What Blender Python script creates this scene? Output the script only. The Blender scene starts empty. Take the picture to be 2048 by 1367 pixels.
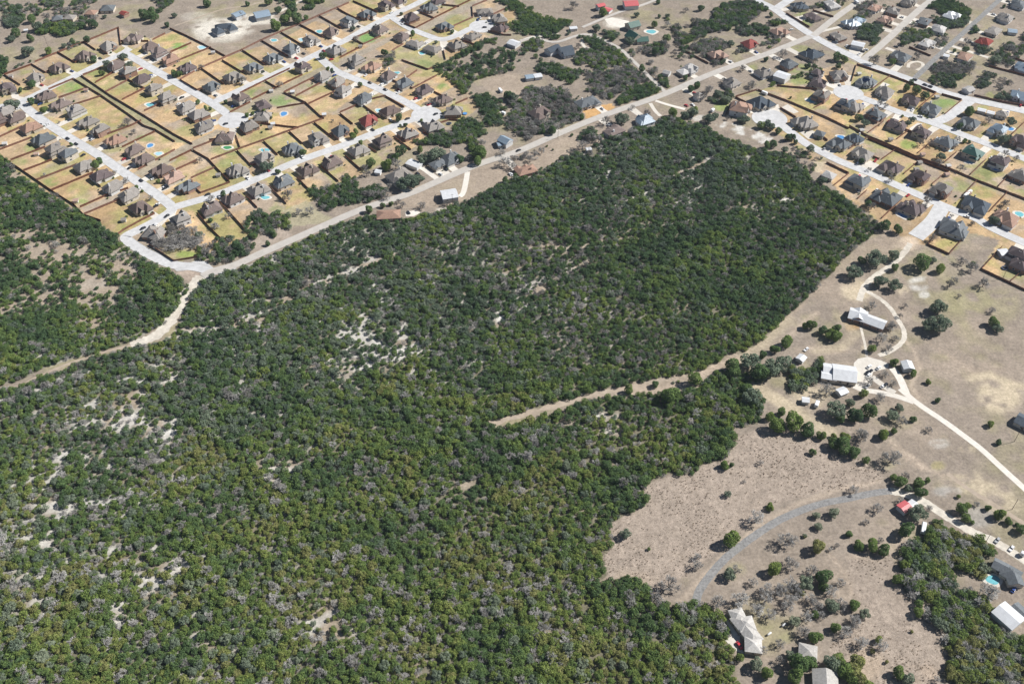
import bpy, math, random
import numpy as np
from mathutils import Vector, Matrix

# ------------------------------------------------------------------ camera, sky, sun, exposure
HAZE = 0.000042
CAM_H, PITCH, FPX = 470.0, math.radians(44.0), 1950.0
SUN_EL, SUN_AZ = math.radians(42.0), math.atan2(0.27, 0.96)      # azimuth measured from +X towards +Y
scene = bpy.context.scene
cam_d = bpy.data.cameras.new('camera'); cam = bpy.data.objects.new('camera', cam_d)
scene.collection.objects.link(cam); scene.camera = cam
cam.location = (0, 0, CAM_H); cam.rotation_euler = (math.pi / 2 - PITCH, 0, 0)
cam_d.sensor_width = 36.0; cam_d.lens = 36.0 * FPX / 2048.0
cam_d.clip_start = 1.0; cam_d.clip_end = 60000.0
world = bpy.data.worlds.new('World'); scene.world = world; world.use_nodes = True
wn = world.node_tree.nodes; wl = world.node_tree.links
bg = wn.get('Background') or wn.new('ShaderNodeBackground')
sky = wn.new('ShaderNodeTexSky'); sky.sky_type = 'NISHITA'; sky.sun_disc = False
sky.sun_elevation = SUN_EL; sky.sun_rotation = math.pi / 2 - SUN_AZ
sky.altitude = 800.0; sky.dust_density = 0.2; sky.air_density = 0.8
wl.new(sky.outputs[0], bg.inputs[0]); bg.inputs[1].default_value = 0.05
sun_d = bpy.data.lights.new('sun', 'SUN'); sun = bpy.data.objects.new('sun', sun_d)
scene.collection.objects.link(sun)
sun_d.energy = 5.0; sun_d.angle = math.radians(0.53); sun_d.color = (1.0, 0.972, 0.925)
to_sun = Vector((math.cos(SUN_EL) * math.cos(SUN_AZ), math.cos(SUN_EL) * math.sin(SUN_AZ), math.sin(SUN_EL)))
sun.rotation_euler = to_sun.to_track_quat('Z', 'Y').to_euler()
sun.location = to_sun * 2000
vs = scene.view_settings
vs.view_transform = 'Standard'; vs.look = 'None'; vs.gamma = 1.0; vs.use_curve_mapping = False
vs.exposure = 0.58

# ------------------------------------------------------------------ survey helpers: map sheet coordinates -> ground metres
SP, CP = math.sin(PITCH), math.cos(PITCH)
def at(px, py, z=0.0):
    rx = px - 1024.0; u = 683.5 - py
    dy = CP * FPX + SP * u; dz = -SP * FPX + CP * u
    t = (z - CAM_H) / dz
    return (rx * t, dy * t, z)
def proj(X, Y, Z=0.0):
    dz = Z - CAM_H
    dep = Y * CP - dz * SP
    up = Y * SP + dz * CP
    return FPX * X / dep + 1024.0, 683.5 - FPX * up / dep
def scale_at(py):
    X, Y, Z = at(1024, py)
    return FPX / (Y * CP + CAM_H * SP)
K = 5.843
SHEET = dict(A=(0, 0), B=(340, 0), C=(680, 0), D=(1020, 0), E=(1360, 0), F=(1698, 0), G=(0, 220), H=(340, 220), I=(680, 220),
             J=(1020, 150), K=(1360, 140), L=(1698, 220), M=(1698, 430), N=(1598, 640), O=(1698, 840), P=(1698, 1060),
             Q=(1370, 1060), R=(1370, 1133), S=(1698, 1133), T=(230, 420), U=(600, 560))
SHEET.update(W=(1200, 640), X=(1560, 560), Y=(1180, 860))
KS = dict(W=2.396, X=2.748, Y=2.396)
def z2p(s, x, y):
    o = SHEET[s]; k = KS.get(s, K); return (o[0] + x / k, o[1] + y / k)
def zp(s, pts):
    return [z2p(s, x, y) for x, y in pts]
rng = random.Random(7); nr = np.random.default_rng(7)

def vnoise(x, y, scale, seed=0):
    """smooth value noise in numpy, 0..1"""
    x = np.asarray(x) / scale; y = np.asarray(y) / scale
    xi = np.floor(x).astype(np.int64); yi = np.floor(y).astype(np.int64)
    xf = x - xi; yf = y - yi
    xf = xf * xf * (3 - 2 * xf); yf = yf * yf * (3 - 2 * yf)
    def h(a, b):
        n = (a * 374761393 + b * 668265263 + seed * 1442695041) & 0x7fffffff
        n = ((n ^ (n >> 13)) * 1274126177) & 0x7fffffff
        return ((n ^ (n >> 16)) & 0xffff) / 65535.0
    return (h(xi, yi) * (1 - xf) + h(xi + 1, yi) * xf) * (1 - yf) + (h(xi, yi + 1) * (1 - xf) + h(xi + 1, yi + 1) * xf) * yf
def inside(px, py, poly):
    px = np.asarray(px); py = np.asarray(py); c = np.zeros(px.shape, bool)
    n = len(poly)
    for i in range(n):
        x1, y1 = poly[i]; x2, y2 = poly[(i + 1) % n]
        if y1 == y2: continue
        cond = ((y1 > py) != (y2 > py)) & (px < (x2 - x1) * (py - y1) / (y2 - y1) + x1)
        c ^= cond
    return c
def seg_dist(X, Y, pts):
    d = np.full(np.shape(X), 1e9)
    for (x1, y1), (x2, y2) in zip(pts[:-1], pts[1:]):
        vx, vy = x2 - x1, y2 - y1; L = vx * vx + vy * vy + 1e-9
        t = np.clip(((X - x1) * vx + (Y - y1) * vy) / L, 0, 1)
        d = np.minimum(d, np.hypot(X - x1 - t * vx, Y - y1 - t * vy))
    return d

# ------------------------------------------------------------------ collections / object helpers
col = scene.collection
COUNT = {}
TAGGED = []
def link(name, data=None, parent=None, mat=None, loc=None, rotz=None):
    o = bpy.data.objects.new(name, data); col.objects.link(o)
    if parent is not None: o.parent = parent
    if loc is not None: o.location = loc
    if rotz is not None: o.rotation_euler = (0, 0, rotz)
    if mat is not None and data is not None:
        if len(data.materials) == 0: data.materials.append(mat)
        if data.materials[0] != mat:
            o.material_slots[0].link = 'OBJECT'; o.material_slots[0].material = mat
    return o
def tag(o, label, cat, group=None, share=False, where=None):
    o['label'] = label; o['category'] = cat
    if group: o['group'] = group
    TAGGED.append((o, label, share, where))
    return o
def struct(o):
    o['kind'] = 'structure'; return o
class MB:
    def __init__(s): s.v = []; s.f = []; s.m = []
    def add(s, vs_, fs, mi=0):
        b = len(s.v); s.v += [tuple(p) for p in vs_]
        for f in fs: s.f.append(tuple(b + i for i in f)); s.m.append(mi)
    def box(s, x0, x1, y0, y1, z0, z1, mi=0, top=True):
        s.add([(x0, y0, z0), (x1, y0, z0), (x1, y1, z0), (x0, y1, z0), (x0, y0, z1), (x1, y0, z1), (x1, y1, z1), (x0, y1, z1)],
              [(0, 3, 2, 1), (0, 1, 5, 4), (1, 2, 6, 5), (2, 3, 7, 6), (3, 0, 4, 7)] + ([(4, 5, 6, 7)] if top else []), mi)
    def mesh(s, name):
        me = bpy.data.meshes.new(name); me.from_pydata(s.v, [], s.f); me.update()
        return me
    def build(s, name, mat, parent=None, loc=None, rotz=None, smooth=False):
        me = s.mesh(name)
        if smooth: me.polygons.foreach_set('use_smooth', [True] * len(me.polygons))
        return link(name, me, parent, mat, loc, rotz)

# ------------------------------------------------------------------ materials
MATS = {}
def nodes_of(name):
    m = bpy.data.materials.new(name); m.use_nodes = True
    nt = m.node_tree; b = nt.nodes['Principled BSDF']
    return m, nt, b
def mixc(nt, fac, a, b, mode='MIX'):
    n = nt.nodes.new('ShaderNodeMix'); n.data_type = 'RGBA'; n.blend_type = mode
    for sock, val in ((n.inputs[0], fac), (n.inputs[6], a), (n.inputs[7], b)):
        if hasattr(val, 'is_linked'): nt.links.new(val, sock)
        elif isinstance(val, (int, float)): sock.default_value = val
        else: sock.default_value = (*val, 1)
    return n.outputs[2]
def noise(nt, scale, detail=3, coord='Object', rough=0.6):
    tc = nt.nodes.new('ShaderNodeTexCoord')
    n = nt.nodes.new('ShaderNodeTexNoise'); n.inputs['Scale'].default_value = scale
    n.inputs['Detail'].default_value = detail; n.inputs['Roughness'].default_value = rough
    nt.links.new(tc.outputs[coord], n.inputs['Vector'])
    return n.outputs['Fac']
def ramp(nt, src, a, b, va=0.0, vb=1.0):
    r = nt.nodes.new('ShaderNodeMapRange'); nt.links.new(src, r.inputs[0])
    r.inputs[1].default_value = a; r.inputs[2].default_value = b; r.inputs[3].default_value = va; r.inputs[4].default_value = vb
    return r.outputs[0]
def gmap(nt, scale, sx, sy, ang):
    tc = nt.nodes.new('ShaderNodeTexCoord'); mp = nt.nodes.new('ShaderNodeMapping')
    mp.inputs['Rotation'].default_value = (0, 0, ang); mp.inputs['Scale'].default_value = (sx, sy, 1)
    nt.links.new(tc.outputs['Object'], mp.inputs[0])
    n = nt.nodes.new('ShaderNodeTexNoise'); n.inputs['Scale'].default_value = scale; n.inputs['Detail'].default_value = 4
    nt.links.new(mp.outputs[0], n.inputs['Vector'])
    return n.outputs['Fac']
def plain(name, c, rough=0.85, var=0.18, scale=0.8, metal=0.0, rnd=0.0, spec=0.2, stain=None):
    """a colour with grain, wear and (rnd) a tint of its own for each object"""
    if name in MATS: return MATS[name]
    m, nt, b = nodes_of(name)
    n = noise(nt, scale, 4)
    lo = tuple(x * (1 - var) for x in c); hi = tuple(min(1, x * (1 + var)) for x in c)
    out = mixc(nt, ramp(nt, n, 0.3, 0.7), lo, hi)
    if stain:
        n2 = noise(nt, scale * 0.22, 5)
        out = mixc(nt, ramp(nt, n2, 0.5, 0.72, 0, 0.6), out, stain)
    if rnd:
        oi = nt.nodes.new('ShaderNodeObjectInfo')
        hsv = nt.nodes.new('ShaderNodeHueSaturation')
        nt.links.new(out, hsv.inputs['Color'])
        nt.links.new(ramp(nt, oi.outputs['Random'], 0, 1, 1 - rnd, 1 + rnd), hsv.inputs['Value'])
        nt.links.new(ramp(nt, oi.outputs['Random'], 0, 1, 1 + rnd * .6, 1 - rnd * .6), hsv.inputs['Saturation'])
        out = hsv.outputs[0]
    nt.links.new(out, b.inputs['Base Color'])
    b.inputs['Roughness'].default_value = rough; b.inputs['Metallic'].default_value = metal
    b.inputs['Specular IOR Level'].default_value = spec
    MATS[name] = m
    return m
ROOF = dict(b=(.165, .129, .117), d=(.118, .092, .092), g=(.245, .224, .204), s=(.138, .150, .160), l=(.43, .415, .40), t=(.34, .225, .175),
            n=(.068, .084, .104), r=(.26, .07, .06), e=(.035, .105, .085), w=(.62, .63, .645), u=(.26, .33, .40), x=(.43, .41, .385), R=(.55, .13, .135))
ROOFNAME = dict(b='brown', d='dark brown', g='grey-brown', s='slate grey', l='pale grey', t='tan', n='blue-black', r='red', e='green metal',
                w='white metal', u='blue-grey metal', x='cream', R='bright red metal')
def roof_mat(c):
    if c in 'weuR':
        nm = 'roof_metal_' + ROOFNAME[c].replace(' ', '_').replace('-', '_')
        if nm in MATS: return MATS[nm]
        m, nt, b = nodes_of(nm)
        tc = nt.nodes.new('ShaderNodeTexCoord'); w = nt.nodes.new('ShaderNodeTexWave')
        w.inputs['Scale'].default_value = 0.8; nt.links.new(tc.outputs['Object'], w.inputs['Vector'])
        cc = ROOF[c]
        base = mixc(nt, ramp(nt, noise(nt, .35, 5), .3, .75), cc, tuple(x * .80 for x in cc))
        nt.links.new(base, b.inputs['Base Color'])
        bp = nt.nodes.new('ShaderNodeBump'); bp.inputs['Strength'].default_value = .35; bp.inputs['Distance'].default_value = .06
        nt.links.new(w.outputs['Fac'], bp.inputs['Height']); nt.links.new(bp.outputs[0], b.inputs['Normal'])
        b.inputs['Roughness'].default_value = .42; b.inputs['Specular IOR Level'].default_value = .35
        MATS[nm] = m; return m
    return plain('roof_shingle_' + ROOFNAME[c].replace(' ', '_').replace('-', '_'), ROOF[c], .9, .22, 1.1, rnd=.16, stain=tuple(x * .72 for x in ROOF[c]))
def leaf_mat(name, stops, trans=.3):
    m, nt, b = nodes_of(name)
    nt.nodes.remove(b); out = nt.nodes['Material Output']
    oi = nt.nodes.new('ShaderNodeObjectInfo')
    cr = nt.nodes.new('ShaderNodeValToRGB'); el = cr.color_ramp.elements
    while len(el) < len(stops): el.new(.5)
    for e, (p, c) in zip(el, stops): e.position = p; e.color = (*c, 1)
    ln = nt.nodes.new('ShaderNodeTexNoise'); ln.inputs['Scale'].default_value = .022; ln.inputs['Detail'].default_value = 3
    nt.links.new(oi.outputs['Location'], ln.inputs['Vector'])
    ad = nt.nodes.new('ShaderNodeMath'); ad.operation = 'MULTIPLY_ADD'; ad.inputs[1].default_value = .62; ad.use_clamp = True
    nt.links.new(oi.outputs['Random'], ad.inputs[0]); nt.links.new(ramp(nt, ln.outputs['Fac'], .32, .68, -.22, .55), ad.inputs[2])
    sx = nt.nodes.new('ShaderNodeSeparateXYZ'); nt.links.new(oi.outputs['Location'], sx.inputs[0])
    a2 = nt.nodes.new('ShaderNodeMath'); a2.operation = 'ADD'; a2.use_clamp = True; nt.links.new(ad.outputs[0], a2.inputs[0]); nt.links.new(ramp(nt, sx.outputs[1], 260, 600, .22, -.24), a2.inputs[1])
    nt.links.new(a2.outputs[0], cr.inputs[0])
    a = nt.nodes.new('ShaderNodeAttribute'); a.attribute_name = 'leaf'
    hs = nt.nodes.new('ShaderNodeHueSaturation'); nt.links.new(cr.outputs[0], hs.inputs['Color'])
    nt.links.new(ramp(nt, a.outputs['Fac'], 0, 1, .60, 1.45), hs.inputs['Value'])
    nt.links.new(ramp(nt, a.outputs['Fac'], 0, 1, .515, .485), hs.inputs['Hue'])
    d = nt.nodes.new('ShaderNodeBsdfDiffuse'); t = nt.nodes.new('ShaderNodeBsdfTranslucent'); mx = nt.nodes.new('ShaderNodeMixShader')
    nt.links.new(hs.outputs[0], d.inputs[0]); nt.links.new(hs.outputs[0], t.inputs[0])
    mx.inputs[0].default_value = trans
    nt.links.new(d.outputs[0], mx.inputs[1]); nt.links.new(t.outputs[0], mx.inputs[2]); nt.links.new(mx.outputs[0], out.inputs[0])
    MATS[name] = m; return m
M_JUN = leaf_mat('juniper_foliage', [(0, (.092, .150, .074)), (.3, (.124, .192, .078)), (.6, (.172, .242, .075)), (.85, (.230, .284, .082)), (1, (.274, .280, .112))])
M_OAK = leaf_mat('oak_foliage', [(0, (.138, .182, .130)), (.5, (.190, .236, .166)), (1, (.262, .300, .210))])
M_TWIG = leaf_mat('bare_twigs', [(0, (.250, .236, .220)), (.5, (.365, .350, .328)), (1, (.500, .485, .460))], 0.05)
M_BARK = plain('bark', (.115, .092, .075), .95, .3, 2.0)
M_FENCE = plain('fence_wood', (.180, .088, .060), .9, .35, .5, rnd=.22)
M_WALL = plain('limestone_wall', (.50, .445, .37), .9, .16, .9, rnd=.16)
M_WALLB = plain('brick_wall', (.30, .19, .145), .9, .22, 1.2, rnd=.18)
M_WALLW = plain('white_siding', (.58, .58, .575), .8, .08, .7, rnd=.06)
M_TRIM = plain('window_frame_white', (.62, .61, .60), .6, .05)
M_GLASS = plain('window_glass', (.030, .038, .048), .12, .1, 2, spec=.5)
M_DOOR = plain('painted_door', (.16, .08, .05), .5, .2, 2, rnd=.3)
M_GDOOR = plain('garage_door_paint', (.60, .57, .52), .6, .08, 2, rnd=.15)
M_CONC = plain('driveway_concrete', (.585, .545, .485), .9, .10, .35, rnd=.10, stain=(.52, .475, .41))
M_STREET = plain('street_concrete', (.500, .497, .497), .9, .15, .25, stain=(.40, .393, .388))
M_CHIP = plain('main_road_chipseal', (.43, .40, .365), .92, .10, .2, stain=(.43, .40, .36))
M_KERB = plain('kerb_concrete', (.55, .53, .50), .9, .08, .5)
M_GREYROCK = plain('driveway_crushed_stone', (.215, .211, .206), .95, .34, .7, stain=(.31, .30, .285))
M_DIRT = plain('track_dirt', (.355, .290, .228), .95, .16, .25, stain=(.44, .375, .30))
M_CALICHE = plain('track_caliche', (.545, .500, .430), .95, .22, .3, stain=(.37, .31, .25))
M_WATER = None
def water_mat(name, c):
    m, nt, b = nodes_of(name)
    nt.links.new(mixc(nt, ramp(nt, noise(nt, .5, 2), .35, .65), c, tuple(min(1, x * 1.25) for x in c)), b.inputs['Base Color'])
    b.inputs['Roughness'].default_value = .08; b.inputs['Specular IOR Level'].default_value = .5
    bp = nt.nodes.new('ShaderNodeBump'); bp.inputs['Strength'].default_value = .15
    nt.links.new(noise(nt, 3, 2), bp.inputs['Height']); nt.links.new(bp.outputs[0], b.inputs['Normal'])
    return m
WATER = dict(t=water_mat('pool_water_teal', (.14, .38, .42)), b=water_mat('pool_water_blue', (.08, .23, .46)), g=water_mat('pool_water_green', (.05, .22, .09)),
             c=water_mat('pool_water_pale', (.30, .50, .56)))
CARC = dict(k=('dark', (.022, .024, .03)), w=('white', (.75, .75, .75)), r=('red', (.50, .035, .045)), b=('blue', (.03, .07, .26)), g=('silver', (.38, .39, .40)))
def car_mat(c):
    nm = 'car_paint_' + CARC[c][0]
    if nm not in MATS:
        plain(nm, CARC[c][1], .25, .04, 1, spec=.5); MATS[nm].node_tree.nodes['Principled BSDF'].inputs['Coat Weight'].default_value = .5
    return MATS[nm]
M_TYRE = plain('tyre_rubber', (.02, .02, .02), .9, .2, 3)
M_SOLAR = plain('solar_panel', (.016, .03, .075), .15, .15, 1, spec=.6)

# ------------------------------------------------------------------ streets and tracks (map sheet points)
STREETS = dict(
 long_left=[(73.6-34, 204), (73.6, 233.7), (140, 276.5), (197, 309), (245, 343), (299.5, 379), (342, 410), (347, 420), (315, 440), (281, 458), (254, 470), (250, 477), (273, 494), (305, 512), (346, 531), (393, 533), (423, 543)],
 top_left=[(0-40, 220), (10, 212), (42.8, 203.7), (103, 174.6), (154, 150.6), (205, 125), (248, 106), (258, 98)],
 short_left=[(250, 106), (291, 130), (337, 156), (391, 186.5), (425.6, 207), (451, 225), (466.6, 240.5)],
 upper_cross=[(427, 205), (511, 166), (597, 126.6), (631, 109.5), (690, 82), (731, 58), (783, 31), (825.5, 12), (850, -1), (880, -22)],
 third_left=[(634, 110), (665, 138.6), (685, 149), (723, 162.6), (774, 185), (817, 207), (842.6, 222.5), (853, 230)],
 lower_cross=[(348, 415), (357, 411.7), (442.7, 387.7), (528, 351.8), (596.7, 321), (690, 290), (731, 273), (791, 251), (825.5, 239), (853, 229)],
 far_court=[(783, 34), (817, 56.5), (851, 70), (885, 82), (919.6, 68.5), (945, 55), (965, 53)],
 perimeter=[(1480, -22), (1510.6, 0), (1548, 17), (1574, 37.6), (1625, 72), (1668, 96), (1710, 114.7), (1741, 132), (1818, 157.5), (1886, 185), (1937.6, 198.5), (1989, 208.8), (2048, 222.5), (2110, 236)],
 link_a=[(1552, 18), (1579, 0), (1610, -20)], link_b=[(1627, 72), (1668, 37.6), (1710, 8.6), (1730, -5), (1760, -25)],
 link_c=[(1727, 120), (1775, 80), (1835, 22), (1864, 0), (1890, -24)],
 link_d=[(1829, 157), (1886, 103), (1937.6, 56.5), (1999, 0), (2024, -22)],
 upper_right=[(1695.5, 185), (1741, 202), (1800.7, 226), (1818, 230.5), (1869, 247), (1920.5, 268), (1972, 286.7), (2023, 307), (2100, 338)],
 link_e=[(1869, 246), (1895, 235), (1912, 222.5), (1941, 201)],
 lower_right=[(1539.7, 237.5), (1574, 258), (1608, 285.5), (1642.4, 304), (1676.6, 321.4), (1710, 335), (1741, 346.6), (1801, 374), (1852, 396), (1903, 418.5), (1955, 437), (1972, 450), (2023, 474.5), (2100, 506)],
 link_f=[(1885, 411), (1869, 440), (1852, 456), (1831, 474)],
 main_road=[(405, 553), (423, 543), (470, 531), (521, 507), (572, 485), (640, 455), (702, 427), (757, 406.5), (817, 389), (877, 362), (928, 340), (971, 323), (1030, 306.5), (1123, 264.7), (1191, 237), (1242.5, 218.5), (1311, 196), (1370, 171), (1428, 145), (1514, 116), (1582, 89), (1622, 73)],
 lane_mid=[(1332, 186), (1300, 155), (1262, 118), (1240, 96), (1180, 67), (1150, 72), (1110, 88), (1072, 75), (1040, 82)],
 lane_red=[(1165, 55), (1205, 38), (1245, 22), (1282, 12), (1312, 0)],
)
STREET_W = dict(main_road=7.5, perimeter=9.5, long_left=8.4, top_left=8.0, short_left=8.4, upper_cross=8.2, third_left=8.5, lower_cross=8.2, far_court=8.0, link_a=9, link_b=7.5, link_c=7.5,
                link_d=5.5, upper_right=8.5, link_e=9.5, lower_right=8.5, link_f=12, lane_mid=4, lane_red=4)
STREET_TXT = dict(long_left='long left street', top_left='top left street', short_left='short left street', upper_cross='upper cross street', third_left='third left street',
                  lower_cross='lower cross street', far_court='far cul-de-sac', perimeter='perimeter road', upper_right='upper right street', lower_right='lower right street', main_road='main road',
                  link_a='far side road', link_b='first far lane', link_c='second far lane', link_d='third far lane', link_e='short link street', link_f='dead-end stub', lane_mid='tree-lined lane', lane_red='red barn lane')
SW = {k: [at(*p)[:2] for p in v] for k, v in STREETS.items()}
def ribbon(pts, w, z, round_n=3, jag=0.0):
    """flat ribbon following a line; corners smoothed"""
    P = [np.array(p) for p in pts]
    for _ in range(round_n - 1):
        Q = [P[0]]
        for a, b in zip(P[:-1], P[1:]): Q += [a * .75 + b * .25, a * .25 + b * .75]
        Q.append(P[-1]); P = Q
    vs_ = []
    for i, p in enumerate(P):
        a = P[max(0, i - 1)]; b = P[min(len(P) - 1, i + 1)]; t = b - a; t = t / (np.linalg.norm(t) + 1e-9); n = np.array((-t[1], t[0]))
        wl_ = w / 2 * (1 + jag * (rng.random() - .5)); wr_ = w / 2 * (1 + jag * (rng.random() - .5))
        vs_.append((*(p + n * wl_), z)); vs_.append((*(p - n * wr_), z))
    return P, vs_, [(2 * i, 2 * i + 1, 2 * i + 3, 2 * i + 2) for i in range(len(P) - 1)]
def disc(x, y, r, z, n=28):
    return [(x + r * math.cos(2 * math.pi * i / n), y + r * math.sin(2 * math.pi * i / n), z) for i in range(n)]
CULS = dict(short_left=((466.6, 240.5), 13.5), third_left=((853, 229.5), 14), far_court=((965, 53), 14), upper_right=((1697, 186), 14), lower_right=((1539, 237), 16))
zi = 0
def near_other(x, y, me):
    for k, pts in SW.items():
        if k != me and STREET_W[k] and float(seg_dist(np.array([x]), np.array([y]), pts)[0]) < STREET_W[k] / 2 + .6: return True
    for k, (c, r) in CULS.items():
        cx, cy, _ = at(*c)
        if math.hypot(x - cx, y - cy) < r + .3: return True
    return False
for k, pts in SW.items():
    zi += 1; z = .06 + zi * .008
    w = STREET_W[k]; P, v, f = ribbon(pts, w, z)
    mb = MB(); mb.add(v, f)
    if k in CULS:
        (c, r) = CULS[k]; cx, cy, _ = at(*c); mb.add(disc(cx, cy, r, z + .004), [tuple(range(28))])
    mat = M_CHIP if k in ('main_road', 'link_b', 'link_c', 'lane_mid', 'lane_red') else M_GREYROCK if k == 'link_d' else M_STREET
    road = struct(mb.build('road', mat)); road['label'] = 'pale %s' % STREET_TXT[k]
    if mat is M_STREET:                                  # kerbs, left out where another road joins
        kb = MB()
        for side in (0, 1):
            for i in range(len(P) - 1):
                a = np.array(v[2 * i + side][:2]); b = np.array(v[2 * i + 2 + side][:2])
                m_ = (a + b) / 2
                if near_other(m_[0], m_[1], k) or np.linalg.norm(b - a) < .05: continue
                t = (b - a) / np.linalg.norm(b - a); n = np.array((-t[1], t[0])) * (1 if side == 0 else -1) * .28
                q = [(*a, 0), (*b, 0), (*(b + n), 0), (*(a + n), 0)]
                q += [(x, y, .19) for x, y, _ in q]
                kb.add(q, [(0, 1, 5, 4), (1, 2, 6, 5), (2, 3, 7, 6), (3, 0, 4, 7), (4, 5, 6, 7)])
        if kb.f: kb.build('kerb', M_KERB, road)
mb = MB(); q = [(*at(*p_)[:2], .052) for p_ in zp('T', [(640, 640), (800, 640), (950, 590), (1060, 600), (1170, 690), (1400, 615), (1420, 680), (1300, 745), (1190, 745), (1080, 795), (1040, 795), (1010, 725), (960, 695), (720, 712)])]
mb.add(q, [tuple(range(len(q)))]); struct(mb.build('road', M_STREET))['label'] = 'broad pale turning area where the streets meet the track'
def track(name, pts, w, mat, z, jag=.25, label=None):
    P, v, f = ribbon([at(*p)[:2] for p in pts], w, z, 4, jag)
    mb = MB(); mb.add(v, f); o = struct(mb.build(name, mat))
    if label: o['label'] = label
    return o
track('track', [(403, 552), (392, 565), (384, 573), (377, 583), (358, 612), (338, 649), (300, 678), (262, 692)], 9, M_CALICHE, .030, .7, 'white rocky caliche track between the woods')
track('track', [(268, 690), (200, 705), (110, 737), (48, 768)], 2.3, M_DIRT, .026, .7, 'narrow dirt track along the left wood')
track('track', [(967, 850), (1050, 827), (1150, 800), (1230, 780), (1290, 770)], 4.0, M_DIRT, .028, 1.2, 'pale dirt track ending inside the wood')
track('dirt_lane', zp('M', [(720, 330), (640, 450), (500, 590), (350, 680), (200, 800), (150, 900), (120, 1000)]), 4.5, M_CALICHE, .022, .3, 'curving caliche lane to the white farmhouse')
track('dirt_lane', zp('M', [(190, 880), (280, 930), (400, 1000), (500, 1100), (570, 1220), (640, 1330)]) + zp('N', [(1240, 200), (1180, 290), (1060, 370), (930, 410)]), 3.4, M_CALICHE, .018, .3, 'looping tan lane between the two farmhouses')
track('footpath', zp('N', [(722, 80), (745, 180), (775, 290), (790, 420)]), 1.8, M_CALICHE, .014, .2, 'straight pale footpath to the white farmhouse')
track('driveway', zp('N', [(1180, 800), (1240, 850), (1400, 985), (1700, 1180), (1950, 1367)]) + zp('O', [(1550, 335), (1800, 570), (2045, 790), (2160, 900)]), 4.2, M_CONC, .034, .05, 'long pale concrete driveway to the metal-roofed house')
track('driveway', zp('N', [(1090, 560), (1170, 660), (1215, 760), (1260, 870)]), 5, M_CONC, .038, .05)
track('driveway', zp('N', [(640, 770), (740, 815), (900, 835), (1060, 865), (1200, 905), (1340, 955)]), 4.2, M_CONC, .042, .05)
track('driveway', zp('N', [(850, 660), (960, 745), (1060, 815), (1120, 850)]), 4.5, M_CONC, .046, .05)
mb = MB(); yard = [(*at(*p)[:2], .030) for p in zp('N', [(640, 500), (690, 450), (800, 425), (960, 470), (1050, 510), (1040, 560), (940, 585), (870, 600), (850, 660), (845, 760), (800, 800), (650, 780), (600, 745), (640, 700)])]
mb.add(yard, [tuple(range(len(yard)))]); struct(mb.build('paved_yard', M_CONC))['label'] = 'wide concrete yard with parked cars'
track('driveway', zp('Q', [(140, 930), (130, 780), (200, 640), (330, 480), (450, 340), (650, 180), (900, 0)]) + [(1570, 1032), (1640, 1006), (1698, 996), (1749, 984.5), (1782, 981)], 4.6, M_GREYROCK, .03, .1, 'curving grey crushed-stone driveway')
track('dirt_lane', zp('O', [(480, 825), (650, 850), (800, 920), (900, 960), (1100, 1100), (1300, 1225), (1500, 1335)]) + zp('P', [(1650, 100), (1850, 215), (2045, 345), (2200, 440)]), 5.5, M_CALICHE, .024, .2, 'straight tan lane at the right edge')
track('dirt_lane', zp('O', [(1150, 620), (1400, 810), (1700, 990), (2000, 1175), (2150, 1260)]), 3.2, M_DIRT, .020, .5, 'worn wheel track across the dry field')
track('driveway', zp('I', [(1180, 840), (1000, 700), (900, 640)]), 5, M_CONC, .026, .05)
track('driveway', zp('I', [(1490, 720), (1470, 850), (1440, 980), (1400, 1010)]), 4.5, M_CONC, .027, .05)
track('driveway', zp('I', [(1290, 780), (1180, 680)]), 6, M_CONC, .0275, .05)
track('driveway', zp('J', [(1640, 330), (1700, 430), (1760, 480)]), 3.5, M_CONC, .028, .05)
track('driveway', zp('J', [(1700, 300), (1850, 350), (2045, 400)]), 3.5, M_CONC, .029, .05)
track('driveway', zp('D', [(560, 380), (400, 410), (200, 450), (130, 490)]), 5, M_CONC, .0295, .05)
track('driveway', zp('D', [(960, 400), (850, 460), (840, 520), (900, 570), (1050, 590)]), 3.5, M_CONC, .0305, .1)
track('dirt_lane', zp('B', [(60, 300), (300, 220), (480, 150), (650, 100), (900, 70), (1100, 20)]), 2.5, M_DIRT, .02, .4)
track('dirt_lane', zp('B', [(1150, 200), (1300, 130), (1450, 50), (1560, 0), (1640, -40)]), 4, M_CALICHE, .021, .3)
track('driveway', zp('C', [(1830, 1250), (1900, 1320)]), 4, M_CALICHE, .022, .2)
track('driveway', zp('F', [(690, 790), (700, 740), (790, 715), (870, 740), (860, 790), (790, 820)]), 3.2, M_CALICHE, .024, .2)
track('driveway', zp('F', [(430, 560), (600, 620)]), 5, M_CONC, .025, .05)

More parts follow.
